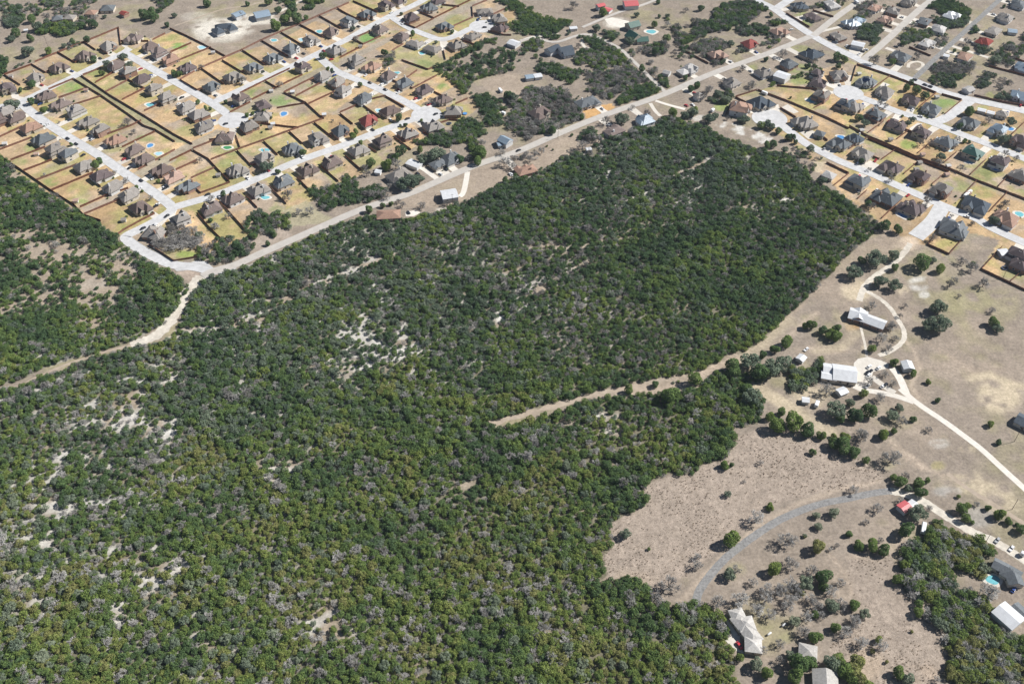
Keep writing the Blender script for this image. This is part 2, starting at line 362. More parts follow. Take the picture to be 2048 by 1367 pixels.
# ------------------------------------------------------------------ houses: sheet, x, y (middle of the roof), roof, options
# rows are read left to right; each house faces the named street
ROWS = [
 ('top_left', 'top-left street upper row', 'A', '85 1040 d;415 910 g;690 790 b;990 650 b;1265 540 g;1560 450 b'),
 ('short_left', 'short left street upper row', 'A', '1760 540 b;1860 620 b;1990 690 t;B 210 790 d'),
 ('short_left', 'short left street lower row', 'A', '1350 770 b;1500 850 g;1650 930 d;1800 1050 g;1940 1150 g;B 190 1250 g;B 320 1345 g;H 400 190 g'),
 ('long_left', 'long left street upper row', 'A', '550 1120 b;710 1220 b;890 1300 g;G 1030 140 g;G 1190 240 g;G 1360 350 t;G 1580 460 b;G 1690 570 b;G 1890 700 b;H 45 785 t;H 210 890 s'),
 ('long_left', 'long left street lower row', 'G', '-40 130 b;60 20 g;190 90 b;345 210 t;500 340 s;640 470 g;800 530 s;980 660 g;1170 770 d;1310 900 g;1510 990 g;1640 1140 b'),
 ('upper_cross', 'upper cross street far row', 'B', '490 1010 s;740 900 g;970 790 s;1200 680 s;1420 580 s;1640 480 g;1880 370 b;C 90 260 s;C 310 170 s;C 530 70 d;C 690 0 d'),
 ('upper_cross', 'upper cross street near row', 'B', '830 1160 b;1550 790 d;1940 590 g;C 470 350 b'),
 ('third_left', 'third left street upper row', 'C', '190 710 g;370 780 t;570 880 b;750 970 s;980 1050 d;1210 1160 b;1330 1300 g'),
 ('third_left', 'third left street lower row', 'B', '1780 890 g;1950 960 g;2025 1070 g;C 270 1150 s;C 570 1300 b'),
 ('short_left', 'short left cul-de-sac group', 'B', '1090 1220 d;H 640 320 b;H 920 190 g;H 1090 80 g'),
 ('lower_cross', 'lower cross street far row', 'H', '780 700 g;1110 570 g;1430 450 s;1720 340 g;1990 240 s;I 330 120 r'),
 ('lower_cross', 'lower cross street near row', 'H', '140 1280 g;480 1150 b;740 1040 b;1040 930 g;1330 840 s;1610 700 b;1890 610 b;I 220 470 g;I 510 370 b;I 800 280 g;I 1090 190 g;T 460 270 g'),
 ('far_court', 'far cul-de-sac group', 'C', '840 200 d;1050 90 s;1140 5 d;1690 130 g;1860 220 g;1870 330 d;1560 420 g;1220 310 s;720 430 b;870 510 g;1070 570 g;1370 530 g'),
 ('upper_right', 'upper right street far row', 'E', '1600 870 d;1620 970 d;1860 880 g;F 210 950 s;F 420 1070 g;F 720 1170 d;F 960 1270 s;L 1400 150 s;L 1750 240 u;L 1990 370 d'),
 ('upper_right', 'upper right street near row', 'E', '1650 1130 g;1930 1230 n;F 40 1250 g;L 300 60 s;L 560 180 d;L 830 270 d;L 1130 380 s;L 1430 510 e;L 1760 620 d;L 2000 770 g'),
 ('lower_right', 'lower right street far row', 'K', '930 380 n;1470 610 g;1860 860 s;L 70 330 n;L 150 510 g;L 490 670 d;L 830 790 d;L 1090 940 g;L 1480 1110 n;L 1840 1260 t'),
 ('lower_right', 'lower right street near row', 'K', '690 460 t;L 110 850 s;L 430 1020 s;L 720 1150 d;M 1220 160 s;M 1980 470 d;M 1990 585 d'),
 ('main_road', 'main road far side', 'I', '700 770 g;1290 560 s;1150 620 s;J 350 440 b;E 120 800 l;E 440 640 t;E 810 510 r;E 1160 370 t;D 900 1190 s'),
 ('main_road', 'main road near side', 'J', '190 1110 t;1220 650 b;1580 530 u;E 610 970 g;E 990 850 g;E 1270 750 s;E 1550 640 n;E 220 1120 g'),
 ('perimeter', 'far edge road group', 'E', '1410 70 n;1560 190 d;1850 420 g;1780 50 l;2010 270 u;F 600 660 s;F 2000 1120 u;F 1790 1335 g'),
 ('link_c', 'second far lane group', 'F', '100 240 u;420 230 t;890 250 s;1050 340 l;300 90 t;520 130 g;690 20 g'),
 ('link_d', 'third far lane group', 'F', '910 500 l;1700 360 g;1590 490 r;1360 660 t;1830 210 g;1980 50 s;2040 790 u;1200 185 w'),
]
SIZE = {('L', 720, 1150): 1.05, ('J', 350, 440): 1.2, ('E', 1550, 640): 1.25, ('K', 930, 380): 1.3, ('K', 690, 460): 1.35, ('K', 1470, 610): 1.2, ('L', 1480, 1110): 1.3,
        ('F', 600, 660): 1.1, ('E', 1600, 870): .75, ('L', 70, 330): .8, ('M', 1990, 585): .75, ('I', 700, 770): 1.25, ('I', 1150, 620): .85, ('D', 900, 1190): 1.25, ('M', 1220, 160): 1.25,
        ('E', 220, 1120): .6, ('F', 1790, 1335): .6, ('L', 1840, 1260): 1.15, ('L', 430, 1020): 1.15, ('L', 110, 850): 1.1}
SOLAR = {('A', 890, 1300), ('G', 640, 470), ('H', 400, 190), ('C', 270, 1150), ('H', 480, 1150), ('E', 610, 970), ('F', 210, 950)}
ORD = ['first', 'second', 'third', 'fourth', 'fifth', 'sixth', 'seventh', 'eighth', 'ninth', 'tenth', 'eleventh', 'twelfth', 'thirteenth', 'fourteenth', 'fifteenth', 'sixteenth']
BOX = MB(); BOX.box(-.5, .5, -.5, .5, -.5, .5); BOX_ME = {}
def unit_box(name, mat):
    if (name, mat) not in BOX_ME: BOX_ME[(name, mat)] = BOX.mesh(name); BOX_ME[(name, mat)].materials.append(mat)
    return BOX_ME[(name, mat)]
def bx(name, mat, parent, c, s, rotz=0):
    o = link(name, unit_box(name, mat), parent, None, c, rotz); o.scale = s
    return o
def roof_block(mb, wb, cx, cy, a, b, z, slope, kind, over=.55):
    """hip or gable roof over the rectangle of half sizes a, b; gable ends are closed in wall"""
    A, B = a + over, b + over
    long_x = A >= B
    h = min(A, B) * slope
    zt = z + .18
    if long_x:
        rl = (A - B) if kind == 'hip' else A
        r = [(cx - rl, cy, zt + h), (cx + rl, cy, zt + h)]
    else:
        rl = (B - A) if kind == 'hip' else B
        r = [(cx, cy - rl, zt + h), (cx, cy + rl, zt + h)]
    e = [(cx - A, cy - B), (cx + A, cy - B), (cx + A, cy + B), (cx - A, cy + B)]
    v = [(x, y, z - .12) for x, y in e] + [(x, y, zt) for x, y in e] + r
    f = [(0, 3, 2, 1), (0, 1, 5, 4), (1, 2, 6, 5), (2, 3, 7, 6), (3, 0, 4, 7)]
    if long_x: f += [(4, 5, 9, 8), (6, 7, 8, 9), (5, 6, 9), (7, 4, 8)]
    else: f += [(5, 6, 9, 8), (7, 4, 8, 9), (4, 5, 8), (6, 7, 9)]
    mb.add(v, f)
    if kind == 'gable':                                      # wall triangles just proud of the roof's end planes
        d = over - .02
        if long_x:
            for s in (-1, 1):
                x = cx + s * (A + .01); wb.add([(x, cy - B + .5, zt + .02), (x, cy + B - .5, zt + .02), (x, cy, zt + h - .45)], [(0, 1, 2)])
        else:
            for s in (-1, 1):
                y = cy + s * (B + .01); wb.add([(cx - A + .5, y, zt + .02), (cx + A - .5, y, zt + .02), (cx, y, zt + h - .45)], [(0, 1, 2)])
    return zt + h
HOUSES = []
ROWSHAPE = {'long left street upper row': (.74, 1.0, .86), 'long left street lower row': (.74, 1.0, .86), 'short left street upper row': (.74, .95, .86), 'short left street lower row': (.74, .98, .86), 'third left street upper row': (.76, .95, .86), 'third left street lower row': (.72, .95, .85),
            'top-left street upper row': (.86, .88, .86), 'upper cross street far row': (.86, .86, .86), 'upper cross street near row': (.86, .86, .86), 'lower cross street far row': (.88, .86, .86), 'lower cross street near row': (.88, .86, .86), 'short left cul-de-sac group': (.84, .84, .86), 'far cul-de-sac group': (.84, .84, .86),
            'upper right street far row': (.88, .92, .76), 'upper right street near row': (.90, .94, .76), 'lower right street far row': (.92, .94, .76), 'lower right street near row': (.96, .96, .76), 'main road far side': (.9, .9, .7), 'main road near side': (.9, .9, .7), 'far edge road group': (.88, .88, .65), 'second far lane group': (.85, .85, .65), 'third far lane group': (.88, .88, .65)}
DRIVES = []
def nearest_on(street, x, y):
    best = (1e9, None, None)
    pts = SW[street]
    for (x1, y1), (x2, y2) in zip(pts[:-1], pts[1:]):
        vx, vy = x2 - x1, y2 - y1; L2 = vx * vx + vy * vy
        t = max(0, min(1, ((x - x1) * vx + (y - y1) * vy) / L2))
        qx, qy = x1 + t * vx, y1 + t * vy; d = math.hypot(x - qx, y - qy)
        if d < best[0]: L = math.sqrt(L2); best = (d, (qx, qy), (vx / L, vy / L))
    return best
def make_house(x, y, rotz, k, roofc, style, seed, solar, kx=1.0, ky=1.0, steep=1.0):
    """local frame: -y faces the street"""
    r = random.Random(seed)
    e = link('house', None, None, None, (x, y, 0), rotz)
    wall, roof = MB(), MB()
    fl = 1 if r.random() < .5 else -1
    eave = 3.0 if style != 2 else 5.5
    if style == 0:
        blocks = [(0, 1.2, 8.4, 5.4, 'hip', 3.3, .98), (fl * 4.6, -4.2, 3.6, 4.6, 'hip', 3.3, .98), (-fl * 3.4, -2.6, 2.6, 4.0, 'gable', 3.3, 1.25), (-fl * 4.2, 5.0, 3.8, 3.2, 'hip', 3.2, .92)]
    elif style == 1:
        blocks = [(0, 0, 7.2, 6.6, 'hip', 3.4, 1.0), (fl * 5.0, -4.6, 3.7, 4.4, 'hip', 3.2, .98), (-fl * 2.6, -5.2, 2.2, 2.8, 'gable', 3.3, 1.3), (-fl * 6.2, 1.6, 2.8, 4.2, 'hip', 3.2, .95)]
    elif style == 2:
        blocks = [(0, .5, 6.6, 5.4, 'hip', 5.6, .9), (fl * 5.2, -3.6, 3.6, 4.6, 'hip', 3.3, .98), (-fl * 3.6, -3.6, 2.6, 3.0, 'gable', 5.5, 1.15), (fl * 4.4, 4.2, 3.2, 3.0, 'hip', 3.2, .8)]
    else:
        blocks = [(0, 0, 9.2, 5.6, 'hip', 3.0, .62), (fl * 5.8, -2.8, 3.2, 5.0, 'gable', 2.8, .62), (-fl * 2.0, -4.4, 2.2, 2.6, 'gable', 2.8, .7)]
    top = 0
    for i, (cx, cy, a, b, kind, ez, sl) in enumerate(blocks):
        cx, cy, a, b = cx * k * kx, cy * k * ky, a * k * kx, b * k * ky
        q = .006 * i
        wall.box(cx - a, cx + a, cy - b, cy + b, -.05 - q, ez + .05 + .01 * i, top=False)
        top = max(top, roof_block(roof, wall, cx, cy, a, b, ez + .013 * i, sl * steep, kind))
    wm = [M_WALL, M_WALL, M_WALLB, M_WALLW][r.randrange(4)] if roofc not in 'wu' else M_WALLW
    w_o = wall.build('wall', wm, e); r_o = roof.build('roof', roof_mat(roofc), e)
    # garage door, front door, windows, chimney, vents
    SC = (k * kx, k * ky, k * kx, k * ky)
    gx, gy, ga, gb = [v * q for v, q in zip(blocks[1], SC)]
    bx('garage_door', M_GDOOR, e, (gx, gy - gb - .03, 1.25), (min(5.2, ga * 1.5), .10, 2.4))
    mx_, my_, ma, mb_ = [v * q for v, q in zip(blocks[0], SC)]
    bx('door', M_DOOR, e, (fl * -.2 * k, my_ - mb_ - .04, 1.05), (1.1, .12, 2.1))
    fx, fy, fa, fb = [v * q for v, q in zip(blocks[2], SC)]
    spots = [(fx, fy - fb - .03, 1.7, 0), (mx_ - fl * ma * .72, my_ - mb_ - .03, 1.7, 0), (mx_ - ma * .5, my_ + mb_ + .03, 1.7, 0), (mx_ + ma * .35, my_ + mb_ + .03, 1.7, 0),
             (mx_ - ma - .03, my_ + mb_ * .2, 1.7, 1), (mx_ + ma + .03, my_ + mb_ * .4, 1.7, 1)]
    if style == 2: spots += [(fx, fy - fb - .03, 4.3, 0), (mx_ + ma * .3, my_ + mb_ + .03, 4.3, 0), (mx_ - ma - .03, my_, 4.3, 1)]
    for (wx, wy, wz, side) in spots:
        wo = link('window', unit_box('window', M_TRIM), e, None, (wx, wy, wz), side * math.pi / 2); wo.scale = (1.9, .12, 1.5)
        g = link('pane', unit_box('pane', M_GLASS), wo, None, (0, 0, 0)); g.scale = (.84, 1.3, .82)
    if r.random() < .6:
        c = bx('chimney', wm, r_o, (mx_ - fl * ma * .35, my_ + mb_ * .45, top - .9), (1.1, 1.1, 3.4))
    for _ in range(2):
        bx('roof_vent', M_TRIM, r_o, (mx_ + r.uniform(-.4, .4) * ma, my_ + mb_ * .35, top - mb_ * .28), (.35, .35, .9))
    if solar:
        sl = steep * blocks[0][6] * min(1, (ma + .55) / (mb_ + .55)); ang = math.atan(sl)
        p = link('solar_panel', unit_box('solar_panel', M_SOLAR), e, None, (0, my_ - (mb_ + .55) * .52, blocks[0][5] + .18 + (mb_ + .55) * .48 * sl + .12))
        p.rotation_euler = (ang, 0, 0); p.scale = (ma * 1.05, (mb_) * .62, .10)
    # (front yard path for the drive)
    c, s = math.cos(rotz), math.sin(rotz)
    gpx, gpy = gx, gy - gb
    return e, (x + gpx * c - gpy * s, y + gpx * s + gpy * c), top
def house_rows():
    hid = 0
    for street, rowname, sheet, data in ROWS:
        ents = []
        for it in data.split(';'):
            t = it.split(); sh = sheet
            if t[0].isalpha(): sh = t.pop(0)
            ents.append((sh, int(t[0]), int(t[1]), t[2]))
        ents.sort(key=lambda q: z2p(*q[:3])[0])
        for i, (sh, zx, zy, rc) in enumerate(ents):
            px, py = z2p(sh, zx, zy); x, y, _ = at(px, py, 3.2)
            d, q, t = nearest_on(street, x, y)
            ang = math.atan2(q[1] - y, q[0] - x) + math.pi / 2        # local -y -> towards the street
            # square up with the street line unless at a bulb
            ta = math.atan2(t[1], t[0])
            cand = [ta + n * math.pi / 2 for n in range(4)]
            near = min(cand, key=lambda c: abs((c - ang + math.pi) % (2 * math.pi) - math.pi))
            if abs((near - ang + math.pi) % (2 * math.pi) - math.pi) < .5: ang = near
            hid += 1; rr = random.Random(hid * 31)
            ang += rr.uniform(-.04, .04)
            k = SIZE.get((sh, zx, zy), 1.0) * rr.uniform(.96, 1.06)
            style = rr.choice([0, 1, 1, 2, 0, 2]) if rowname.split()[0] not in ('main', 'second', 'third', 'far', 'short') or 'street' in rowname else rr.choice([3, 0, 1])
            e, gar, top = make_house(x, y, ang, k, rc, style, hid, (sh, zx, zy) in SOLAR, *ROWSHAPE.get(rowname, (.92, .92)))
            n = ORD[i]
            tag(e, '%s roofed house%s, %s from left in %s' % (ROOFNAME[rc], ' with solar panels' if (sh, zx, zy) in SOLAR else '', n, rowname), 'house', 'houses of the %s' % rowname, where=(px, py))
            HOUSES.append(dict(x=x, y=y, px=px, py=py, row=rowname, n=i, k=k, street=street, rc=rc))
            if d < 75: DRIVES.append((gar, street, ang))
house_rows()
di = 0
for (gx, gy), street, ang in DRIVES:
    d, q, t = nearest_on(street, gx, gy)
    if d < 4: continue
    di += 1; z = .010 + (di % 40) * .0004
    fx, fy = math.sin(ang), -math.cos(ang)                       # street-wards
    L = max(3.0, (q[0] - gx) * fx + (q[1] - gy) * fy)
    wd = 3.2 if d < 40 else 2.0
    nx, ny = -fy, fx
    mid = (gx + fx * min(6, L * .5), gy + fy * min(6, L * .5))
    mb = MB()
    v = [(gx + nx * wd, gy + ny * wd, z), (gx - nx * wd, gy - ny * wd, z), (mid[0] - nx * wd, mid[1] - ny * wd, z), (mid[0] + nx * wd, mid[1] + ny * wd, z),
         (q[0] - nx * wd * 1.15, q[1] - ny * wd * 1.15, z), (q[0] + nx * wd * 1.15, q[1] + ny * wd * 1.15, z)]
    mb.add(v, [(0, 1, 2, 3), (3, 2, 4, 5)]); struct(mb.build('driveway', M_CONC))

for i, (sh, pts) in enumerate([('K', [(1180, 440), (1260, 400), (1390, 490), (1330, 510)]), ('K', [(1390, 720), (1520, 690), (1660, 770), (1500, 810)]), ('L', [(130, 650), (250, 590), (390, 660), (300, 750)]), ('C', [(1580, 230), (1700, 250), (1780, 310), (1700, 340), (1560, 300)]), ('K', [(1060, 420), (1150, 400), (1170, 500), (1080, 530)]), ('F', [(0, 560), (60, 540), (200, 590), (130, 680), (0, 640)]), ('E', [(1900, 880), (2010, 880), (1990, 1030), (1940, 1030)]), ('L', [(700, 220), (800, 150), (860, 160), (750, 250)]), ('F', [(400, 960), (480, 990), (420, 1020), (330, 1030)]), ('I', [(760, 1190), (880, 1170), (950, 1200), (860, 1240), (770, 1240)]), ('D', [(1100, 220), (1200, 205), (1390, 250), (1390, 320), (1300, 330), (1150, 290)]), ('R', [(470, 860), (560, 790), (640, 800), (640, 900), (690, 1010), (600, 980)]), ('R', [(460, 600), (480, 590), (620, 790), (560, 800)])]):
    q = [(*at(*p)[:2], .0275 + i * .0005) for p in zp(sh, pts)]; mb = MB(); mb.add(q, [tuple(range(len(q)))]); struct(mb.build('paved_pad', M_CONC))
# ------------------------------------------------------------------ barns, sheds, farmhouses: ridge end points on the sheet, width, eave height
def block_from(sh, x1, y1, x2, y2, h):
    a = at(*z2p(sh, x1, y1), h); b = at(*z2p(sh, x2, y2), h)
    return a, b
import re
def shorten(s):
    return re.split(r',| beside | with | at | by | below | left of | right of | in | on | among | partly | half | cut | behind | up | near | alone | above | under ', s)[0]
def farm(name, label, cat, sh, blocks, roofc, wallm=None, group=None, porch=False):
    """blocks: (ridge x1, y1, x2, y2, width m, eave m, slope, kind)"""
    x1, y1, x2, y2, w, ev, sl, kd = blocks[0]
    a, b = block_from(sh, x1, y1, x2, y2, ev + w / 2 * sl)
    ox, oy = (a[0] + b[0]) / 2, (a[1] + b[1]) / 2; rz = math.atan2(b[1] - a[1], b[0] - a[0])
    e = link(name, None, None, None, (ox, oy, 0), rz); c, s = math.cos(-rz), math.sin(-rz)
    wall, wm = MB(), wallm or M_WALLW
    for i, (x1, y1, x2, y2, w, ev, sl, kd) in enumerate(blocks):
        a, b = block_from(sh, x1, y1, x2, y2, ev + w / 2 * sl)
        la = ((a[0] - ox) * c - (a[1] - oy) * s, (a[0] - ox) * s + (a[1] - oy) * c)
        lb = ((b[0] - ox) * c - (b[1] - oy) * s, (b[0] - ox) * s + (b[1] - oy) * c)
        L = math.hypot(lb[0] - la[0], lb[1] - la[1]); an = math.atan2(lb[1] - la[1], lb[0] - la[0])
        rb, wb = MB(), MB()
        roof_block(rb, wb, 0, 0, max(L, w * 1.02) / 2, w / 2, ev + .011 * i, sl, kd, .45)
        wb.box(-max(L, w * 1.02) / 2, max(L, w * 1.02) / 2, -w / 2, w / 2, -.05 - .006 * i, ev + .05, top=False)
        mx_, my_ = (la[0] + lb[0]) / 2, (la[1] + lb[1]) / 2
        ro = rb.build('roof', roof_mat(roofc[i % len(roofc)]), e, (mx_, my_, 0), an); wb.build('wall', wm, e, (mx_, my_, 0), an)
        ca, sa = math.cos(an), math.sin(an)
        nwin = max(1, int(L / 5)) if cat in ('house',) else 0
        for j in range(nwin):
            for side in (-1, 1):
                lx = (j + .5) / nwin * L - L / 2; ly = side * (w / 2 + .03)
                wo = link('window', unit_box('window', M_TRIM), e, None, (mx_ + lx * ca - ly * sa, my_ + lx * sa + ly * ca, 1.6), an); wo.scale = (1.6, .12, 1.4)
                g = link('pane', unit_box('pane', M_GLASS), wo); g.scale = (.84, 1.3, .82)
        if i == 0:
            lx, ly = (L * .22, -(w / 2 + .04))
            bx('garage_door' if cat != 'house' else 'door', M_GDOOR if cat != 'house' else M_DOOR, e, (mx_ + lx * ca - ly * sa, my_ + lx * sa + ly * ca, 1.15), ((min(3.2, L * .4) if cat != 'house' else 1.1), .12, 2.2), an)
    px, py = z2p(sh, *blocks[0][:2]); tag(e, label, cat, group, where=(px, py))
    HOUSES.append(dict(x=ox, y=oy, px=px, py=py, row=None, n=0, k=1, street=None, rc=roofc, short=shorten(label)))
    return e
farm('farmhouse', 'white metal roofed brick farmhouse with two wings beside the looping lane', 'house', 'M', [(30, 1115, 200, 1160, 11.5, 3.0, .42, 'gable'), (150, 1160, 425, 1262, 9.6, 3.0, .42, 'gable'), (130, 1085, 115, 1195, 8, 3.1, .5, 'gable')], 'w', M_WALLB)
farm('farmhouse', 'large white metal roofed house beside the concrete yard', 'house', 'N', [(450, 575, 632, 600, 14.5, 3.4, .36, 'gable'), (320, 545, 450, 565, 10, 3.2, .36, 'gable'), (270, 620, 440, 650, 7, 3.0, .3, 'gable')], 'w', M_WALL)
farm('garage', 'white metal gabled garage right of the concrete yard', 'garage', 'N', [(1262, 480, 1290, 545, 6.8, 3.2, .35, 'gable')], 'w')
farm('shed', 'small white roofed shed below the large metal roofed house', 'shed', 'N', [(465, 835, 550, 800, 5.2, 2.6, .3, 'gable')], 'w')
farm('shed', 'little white shed, left of the two below the big oak', 'shed', 'N', [(60, 920, 100, 925, 4.0, 2.5, .3, 'gable')], 'w')
farm('shed', 'white roofed shed partly under the large oak crown', 'shed', 'N', [(10, 450, 50, 410, 5, 2.7, .3, 'gable')], 'w')
farm('house', 'cream L-shaped house beside the woods with red car', 'house', 'R', [(600, 555, 850, 860, 7.4, 3.2, .42, 'hip'), (730, 880, 880, 900, 8.0, 3.3, .45, 'hip'), (560, 560, 680, 530, 7.0, 3.3, .45, 'hip'), (680, 650, 760, 640, 8, 3.5, .45, 'hip')], 'x', M_WALL)
farm('house', 'small cream hip roofed house among trees below the L-shaped house', 'house', 'R', [(1400, 965, 1490, 985, 8.5, 3.0, .45, 'hip')], 'x', M_WALL)
farm('house', 'cream gabled house cut by the bottom edge', 'house', 'R', [(1650, 1240, 1660, 1400, 12, 3.2, .45, 'gable')], 'x', M_WALL)
farm('house', 'slate grey roofed house with teal pool at right edge', 'house', 'P', [(1730, 370, 1830, 420, 7, 3.0, .5, 'gable'), (1830, 430, 1990, 520, 9, 3.0, .5, 'hip'), (1930, 500, 1960, 580, 8, 3.0, .5, 'gable')], 's', M_WALL)
farm('barn', 'long white metal barn at the lower right edge', 'barn', 'P', [(1760, 880, 1990, 1080, 11, 4.0, .25, 'gable')], 'w')
farm('shed', 'grey-green roofed shed behind the long white barn', 'shed', 'P', [(1950, 880, 2045, 970, 7, 2.8, .35, 'gable')], 's', M_WALLB)
farm('shed', 'red and white roofed shed beside the lane bend', 'shed', 'O', [(715, 1005, 775, 965, 5.6, 3.0, .2, 'gable'), (640, 1010, 672, 990, 6.0, 3.3, .25, 'gable')], 'wR', M_WALLW)
farm('house', 'blue-black roofed building cut by the right edge', 'house', 'O', [(2030, -30, 2110, 10, 10, 3.0, .4, 'gable')], 'n', M_WALL)
farm('barn', 'white roofed barn with grey stone wall below the main road', 'barn', 'I', [(1210, 970, 1340, 950, 12, 4.2, .30, 'gable')], 'w', M_WALLW)
farm('carport', 'white carport roof at the end of a concrete drive', 'carport', 'I', [(800, 590, 930, 640, 8, 3.0, .2, 'gable')], 'w')
farm('shed', 'little white shed below an oak near the main road', 'shed', 'I', [(420, 705, 470, 712, 4.5, 2.6, .3, 'gable')], 'w')
farm('house', 'long tan roofed house half hidden at the wood edge', 'house', 'I', [(430, 1200, 700, 1185, 11, 3.0, .42, 'hip')], 't', M_WALL)
farm('house', 'blue metal roofed house with white porch by the main road', 'house', 'I', [(1880, 300, 1980, 350, 9, 4.4, .55, 'gable'), (1850, 390, 1910, 380, 6, 2.8, .2, 'gable')], 'u', M_WALLW)
farm('house', 'blue-black U-shaped house on the white caliche lot', 'house', 'B', [(520, 290, 720, 270, 10, 3.2, .6, 'hip'), (520, 310, 590, 360, 9, 3.2, .6, 'hip'), (690, 270, 740, 320, 9, 3.2, .6, 'hip')], 'n', M_WALLW)
farm('barn', 'blue-grey metal barn left of the pair on the caliche lot', 'barn', 'B', [(740, 170, 850, 130, 10, 4, .25, 'gable')], 'u')
farm('barn', 'blue-grey metal barn right of the pair on the caliche lot', 'barn', 'B', [(1030, 150, 1110, 135, 15, 4, .3, 'gable')], 'u')
farm('barn', 'bright red roofed barn, left of the two by the lane', 'barn', 'D', [(1020, 60, 1100, 40, 6.5, 4.5, .35, 'gable'), (1110, 95, 1170, 112, 8, 2.8, .2, 'gable')], 'R', M_WALLW)
farm('barn', 'bright red roofed barn cut by the top edge', 'barn', 'D', [(1335, 22, 1490, 12, 13, 4.5, .35, 'gable')], 'R', M_WALLW)
farm('house', 'green metal roofed house with teal pool up the lane', 'house', 'D', [(1380, 270, 1500, 240, 11, 4, .6, 'gable'), (1420, 360, 1480, 400, 13, 4.5, .7, 'gable'), (1480, 440, 1610, 430, 9, 3, .6, 'gable')], 'e', M_WALL)
farm('barn', 'long blue-black roofed white barn below the lane', 'barn', 'D', [(440, 575, 560, 520, 9, 4.2, .55, 'gable')], 'n')
farm('house', 'blue-black roofed white house below the lane', 'house', 'D', [(580, 560, 720, 530, 12, 4.2, .6, 'gable'), (620, 610, 740, 590, 8, 3.2, .6, 'gable')], 'n')
farm('shed', 'white metal building among junipers above the lane', 'shed', 'D', [(0, 470, 90, 500, 10, 3.2, .3, 'gable')], 'w')
farm('shed', 'white flat shed behind the juniper hedge by the lane', 'shed', 'D', [(700, 325, 780, 318, 5, 2.8, .15, 'gable')], 'w')
farm('shed', 'grey curved-top shed by the tree-lined lane', 'shed', 'D', [(1800, 820, 1870, 840, 6, 2.8, .5, 'gable')], 'l')
farm('house', 'pale grey roofed house right of the tree-lined lane', 'house', 'D', [(1990, 830, 2080, 800, 10, 3, .4, 'hip')], 'l', M_WALL)
farm('shed', 'blue-grey shed in the dry clearing among trees', 'shed', 'D', [(190, 890, 260, 880, 7, 3, .3, 'gable')], 'u')
farm('shed', 'white canopy shed in the dry clearing among trees', 'shed', 'D', [(290, 880, 360, 870, 7, 3, .2, 'gable')], 'w')
farm('shed', 'tiny white shed at the edge of the big wood', 'shed', 'J', [(900, 862, 940, 855, 4, 2.4, .3, 'gable')], 'w')
farm('workshop', 'white metal workshop with blue shaded wall near the hedge', 'workshop', 'E', [(1150, 850, 1240, 880, 12, 5, .2, 'gable')], 'w')
farm('workshop', 'white roofed workshop beside the perimeter road corner', 'workshop', 'F', [(40, 490, 180, 520, 9, 4, .2, 'gable')], 'w')
farm('shed', 'white shed by the third far lane', 'shed', 'F', [(1120, 640, 1160, 650, 5, 2.6, .2, 'gable')], 'w')
farm('shed', 'white garden shed, left of two by the perimeter road', 'shed', 'F', [(1510, 1270, 1600, 1290, 5, 2.6, .2, 'gable')], 'w')
farm('shed', 'white garden shed, right of two by the perimeter road', 'shed', 'F', [(1620, 1300, 1700, 1320, 5, 2.6, .2, 'gable')], 'w')
farm('house', 'white house half hidden by oaks by the perimeter road', 'house', 'F', [(1370, 1040, 1440, 1010, 8, 3, .4, 'gable')], 'l')
farm('shed', 'blue-grey metal shed right of the third far lane', 'shed', 'F', [(1870, 345, 1960, 355, 8, 3, .3, 'gable')], 'u')
farm('shed', 'red barn-like shed at the top left field', 'shed', 'A', [(1420, 130, 1470, 150, 7, 3.5, .4, 'gable')], 'r', M_WALLB)
farm('house', 'slate roofed house alone in the top left field', 'house', 'A', [(1190, 65, 1310, 60, 13, 3, .5, 'hip')], 's', M_WALL)
farm('house', 'tan roofed house in the trees at top left', 'house', 'A', [(1010, 120, 1110, 125, 10, 3, .45, 'hip')], 't', M_WALL)
farm('house', 'slate roofed house, left of two in top left trees', 'house', 'A', [(610, 195, 710, 180, 10, 3, .5, 'hip')], 's', M_WALL)
farm('house', 'grey-brown roofed house, right of two in top left trees', 'house', 'A', [(760, 175, 860, 180, 10, 3, .45, 'hip')], 'g', M_WALL)
farm('garage', 'dark hipped garage beside the wide concrete pad', 'garage', 'K', [(1590, 700, 1690, 730, 8, 3, .6, 'hip')], 's', M_WALL)
farm('house', 'grey roofed house with white patio at the wood edge', 'house', 'K', [(1700, 1180, 1800, 1220, 9, 3, .5, 'hip')], 'l', M_WALL)
farm('garage', 'white roofed carport beside the dark brown house', 'garage', 'M', [(1770, 430, 1860, 420, 7, 3, .2, 'gable')], 'w')
